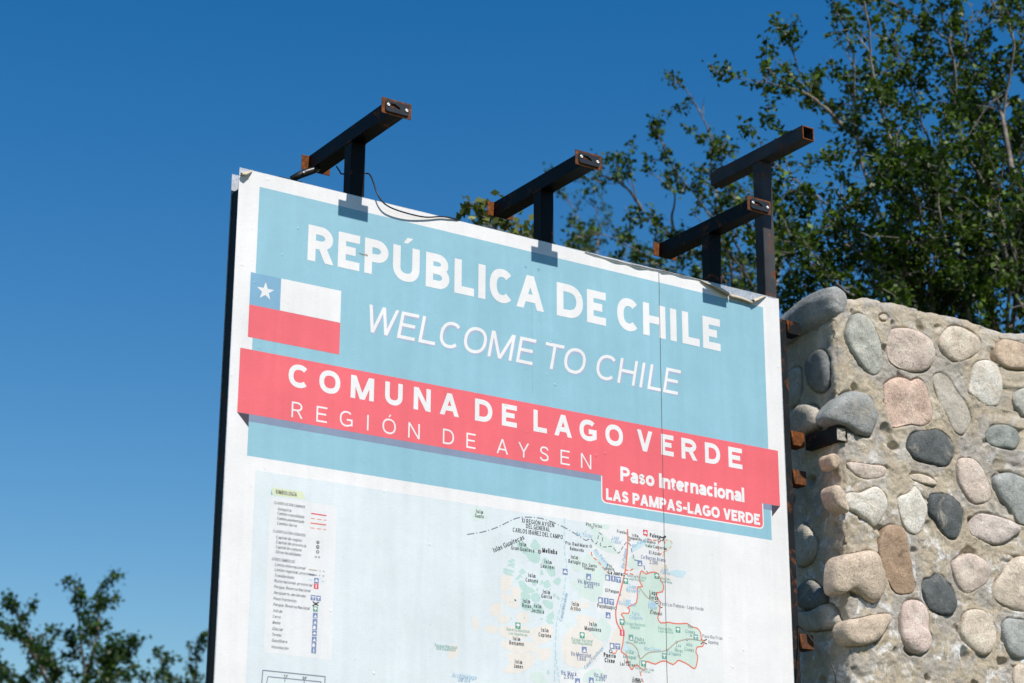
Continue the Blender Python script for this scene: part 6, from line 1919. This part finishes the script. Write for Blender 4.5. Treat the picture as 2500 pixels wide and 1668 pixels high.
def leaf_material(name, dark, light):
    m, t, p = nt(name)
    a = node(t, 'ShaderNodeAttribute', attribute_name='tint')
    r = ramp(t, [(0.0, dark), (0.75, light), (1.0, tuple(min(1, x * 1.5) for x in light))])
    t.links.new(a.outputs['Fac'], r.inputs[0])
    t.links.new(r.outputs[0], p.inputs['Base Color'])
    p.inputs['Roughness'].default_value = 0.45
    p.inputs['Specular IOR Level'].default_value = 0.22
    tr = node(t, 'ShaderNodeBsdfTranslucent')
    tl = mixc(t, 1.0, r.outputs[0], (1.2, 1.25, 0.5), 'MULTIPLY')
    t.links.new(tl, tr.inputs['Color'])
    mx = node(t, 'ShaderNodeMixShader')
    mx.inputs[0].default_value = 0.22
    t.links.new(p.outputs[0], mx.inputs[1])
    t.links.new(tr.outputs[0], mx.inputs[2])
    t.links.new(mx.outputs[0], t.nodes['Material Output'].inputs['Surface'])
    return m


BARK = bark_material()
LEAF_A = leaf_material('beech_leaf', (0.008, 0.024, 0.003), (0.082, 0.145, 0.013))
LEAF_B = leaf_material('yellow_green_leaf', (0.05, 0.075, 0.016), (0.17, 0.19, 0.05))
LEAF_C = leaf_material('deep_green_leaf', (0.008, 0.026, 0.005), (0.038, 0.085, 0.012))


def unit(v):
    return v / (np.linalg.norm(v, axis=-1, keepdims=True) + 1e-9)


class Strokes:
    def __init__(s):
        s.v, s.f, s.n = [], [], 0

    def add(s, pts, radii, sides):
        P = np.asarray(pts, float)
        n = len(P)
        d = np.empty_like(P)
        d[1:-1] = P[2:] - P[:-2]
        d[0], d[-1] = P[1] - P[0], P[-1] - P[-2]
        d = unit(d)
        a = unit(np.cross(d, np.array((0.31, 0.17, 0.93))))
        b = np.cross(d, a)
        th = np.arange(sides) * 2 * math.pi / sides
        ring = P[:, None] + np.asarray(radii)[:, None, None] * (a[:, None] * np.cos(th)[None, :, None] + b[:, None] * np.sin(th)[None, :, None])
        s.v.append(ring.reshape(-1, 3))
        i = np.arange(n - 1)[:, None] * sides + s.n
        k = np.arange(sides)[None]
        k1 = (k + 1) % sides
        s.f.append(np.stack([i + k, i + k1, i + sides + k1, i + sides + k], -1).reshape(-1, 4))
        s.n += n * sides


def quad_object(name, V, F, mat, parent, tint=None, smooth=False):
    off = origin(parent)
    V = V - np.array(off)
    me = bpy.data.meshes.new(name)
    me.vertices.add(len(V))
    me.vertices.foreach_set('co', V.astype(np.float32).ravel())
    me.loops.add(len(F) * 4)
    me.loops.foreach_set('vertex_index', F.astype(np.int32).ravel())
    me.polygons.add(len(F))
    me.polygons.foreach_set('loop_start', np.arange(0, len(F) * 4, 4, dtype=np.int32))
    if smooth:
        me.polygons.foreach_set('use_smooth', np.ones(len(F), bool))
    if tint is not None:
        at = me.attributes.new('tint', 'FLOAT', 'POINT')
        at.data.foreach_set('value', tint.astype(np.float32))
    me.update(calc_edges=True)
    me.materials.append(mat)
    o = bpy.data.objects.new(name, me)
    o.parent = parent
    return link(o)


def tree(stems, seed, label, leaf, leaf_mat, spacing, branch_len, twig_len, tufts, trunk_r, stem_r, bias=(0, 0, 0.3), group=None, start=0.3, sparse=0.0, thin={}):
    g = np.random.RandomState(seed)
    base = np.array(stems[0][0])
    base[2] = 0
    root = empty('tree', tuple(base), label, 'tree', group)
    wood = Strokes()
    leaves_p, leaves_d = [], []
    trunk = [np.array(p) for p in stems[0]]
    trunk[0] = trunk[0].copy()
    trunk[0][2] = -0.05
    T0 = np.array(spline(trunk, 6))
    wood.add(T0, np.linspace(trunk_r, trunk_r * 0.55, len(T0)), 10)
    bias = np.array(bias)
    for si, st in enumerate(stems[1:]):
        P = np.array(spline(st, 6))
        wig = g.normal(0, 1, P.shape) * 0.0025
        wig[0] = 0
        P = P + wig
        L = np.concatenate([[0], np.cumsum(np.linalg.norm(np.diff(P, axis=0), axis=1))])
        tot = L[-1]
        r0 = stem_r * min(1.0, 0.45 + tot / 9.0)
        wood.add(P, r0 * (1 - 0.82 * (L / tot) ** 0.8), 7)
        s = tot * start * g.uniform(0.7, 1.1)
        while s < tot:
            t = s / tot
            i = min(len(P) - 2, int(np.searchsorted(L, s)) - 1)
            u = (s - L[i]) / max(1e-6, L[i + 1] - L[i])
            p = P[i] * (1 - u) + P[i + 1] * u
            d = unit(P[i + 1] - P[i])
            dirv = unit(d * g.uniform(0.35, 1.0) + unit(g.normal(0, 1, 3)) * 0.85 + bias * g.uniform(0.2, 1.0))
            bl = branch_len * g.uniform(0.35, 1.0) * (1.05 - 0.55 * t) / thin.get(si, 1.0) ** 0.5
            n = 6
            B = [p]
            dv = dirv
            for k in range(n):
                dv = unit(dv + g.normal(0, 0.17, 3) + np.array((0, 0, 0.05)))
                B.append(B[-1] + dv * bl / n)
            B = np.array(B)
            br = max(0.0035, 0.30 * r0 * (1 - 0.6 * t))
            wood.add(B, np.linspace(br, 0.0022, n + 1), 4)
            nt_ = max(3, int(bl / 0.075))
            bare = g.rand() < sparse
            for q in range(nt_):
                w = (q + g.rand()) / nt_
                if w < 0.12:
                    continue
                j = min(n - 1, int(w * n))
                bp = B[j] + (B[j + 1] - B[j]) * (w * n - j)
                td = unit(unit(B[j + 1] - B[j]) * 0.7 + unit(g.normal(0, 1, 3)) * 0.8 + bias * 0.3)
                tl = twig_len * g.uniform(0.35, 1.0) * (1.1 - 0.4 * w)
                td2 = unit(td + g.normal(0, 0.25, 3))
                Tq = np.array([bp, bp + td * tl * 0.5, bp + td * tl * 0.5 + td2 * tl * 0.5])
                wood.add(Tq, np.array((0.0030, 0.0022, 0.0012)) * (leaf / 0.028) ** 0.5, 3)
                if bare and g.rand() < 0.75:
                    continue
                m = g.poisson(tufts * (0.5 + 0.8 * g.rand()))
                if m == 0:
                    continue
                # leaves sit in short tufts along the twig
                nk = max(1, m // 5)
                cs = g.rand(nk)
                for c in cs:
                    cp = Tq[0] + (Tq[1] - Tq[0]) * min(1, 2 * c) + (Tq[2] - Tq[1]) * max(0, 2 * c - 1)
                    mm = max(2, m // nk)
                    leaves_p.append(cp + g.normal(0, 1, (mm, 3)) * leaf * 0.72)
            s += spacing * thin.get(si, 1.0) * g.uniform(0.5, 1.5)
    V = np.concatenate(wood.v)
    F = np.concatenate(wood.f)
    quad_object('trunk', V, F, BARK, root, smooth=True)
    lp = np.concatenate(leaves_p)
    n = len(lp)
    nrm = unit(g.normal(0, 1, (n, 3)) + np.array((0, -0.25, 0.55)))
    ax = unit(np.cross(nrm, g.normal(0, 1, (n, 3))))
    bx_ = np.cross(nrm, ax)
    sz = leaf * g.uniform(0.65, 1.25, (n, 1))
    fold = nrm * sz * 0.16
    q0 = lp - ax * sz * 0.62
    q1 = lp + bx_ * sz * 0.40 + fold - ax * sz * 0.05
    q2 = lp + ax * sz * 0.62
    q3 = lp - bx_ * sz * 0.40 + fold - ax * sz * 0.05
    V = np.stack([q0, q1, q2, q3], 1).reshape(-1, 3)
    F = np.arange(n * 4).reshape(-1, 4)
    tint = np.repeat(np.clip(g.normal(0.45, 0.25, n), 0, 1), 4)
    quad_object('crown', V, F, leaf_mat, root, tint)
    print('tree', label[:30], n, 'leaves', len(V))
    return root


tree(TREE_WALL, 11, 'tall leafy tree with pale slanting branches rising behind the stone wall', 0.036, LEAF_A, 0.082, 0.88, 0.22, 24, 0.13, 0.030, (-0.20, 0.1, 0.25), 'trees behind the sign and wall', 0.16, 0.12,
     {0: 1.6, 1: 1.6, 3: 1.35, 4: 1.35})
tree(TREE_SIGN, 12, 'loose tree with thin upright branches behind the sign top, beside the tall open tube bracket', 0.034, LEAF_A, 0.105, 0.56, 0.18, 22, 0.13, 0.028, (-0.10, 0.1, 0.20), 'trees behind the sign and wall', 0.30, 0.10,
     {0: 1.25, 2: 1.3, 4: 3.0})
tree(TREE_GAP, 13, 'thin bushy tree top showing above the sign between second and third brackets', 0.038, LEAF_A, 0.13, 0.55, 0.20, 20, 0.12, 0.035, (0, 0, 0.4), 'trees behind the sign and wall', 0.3, 0.1)
tree(TREE_TIP, 14, 'yellow green leafy branch tip peeping over the sign under the second bracket', 0.050, LEAF_B, 0.13, 0.28, 0.12, 12, 0.08, 0.022, (-0.3, 0, 0.3), 'trees behind the sign and wall', 0.5, 0.0)
tree(TREE_LEFT, 15, 'dark green broad tree far off with a ragged open top', 0.058, LEAF_C, 0.12, 0.62, 0.26, 26, 0.18, 0.055, (0.1, 0, 0.25), 'far trees beyond the sign', 0.25, 0.0)
tree(TREE_EDGE, 16, 'small dark green tree top half hidden behind the edge of the sign', 0.058, LEAF_C, 0.15, 0.42, 0.24, 22, 0.14, 0.045, (0, 0, 0.25), 'far trees beyond the sign', 0.3, 0.0)
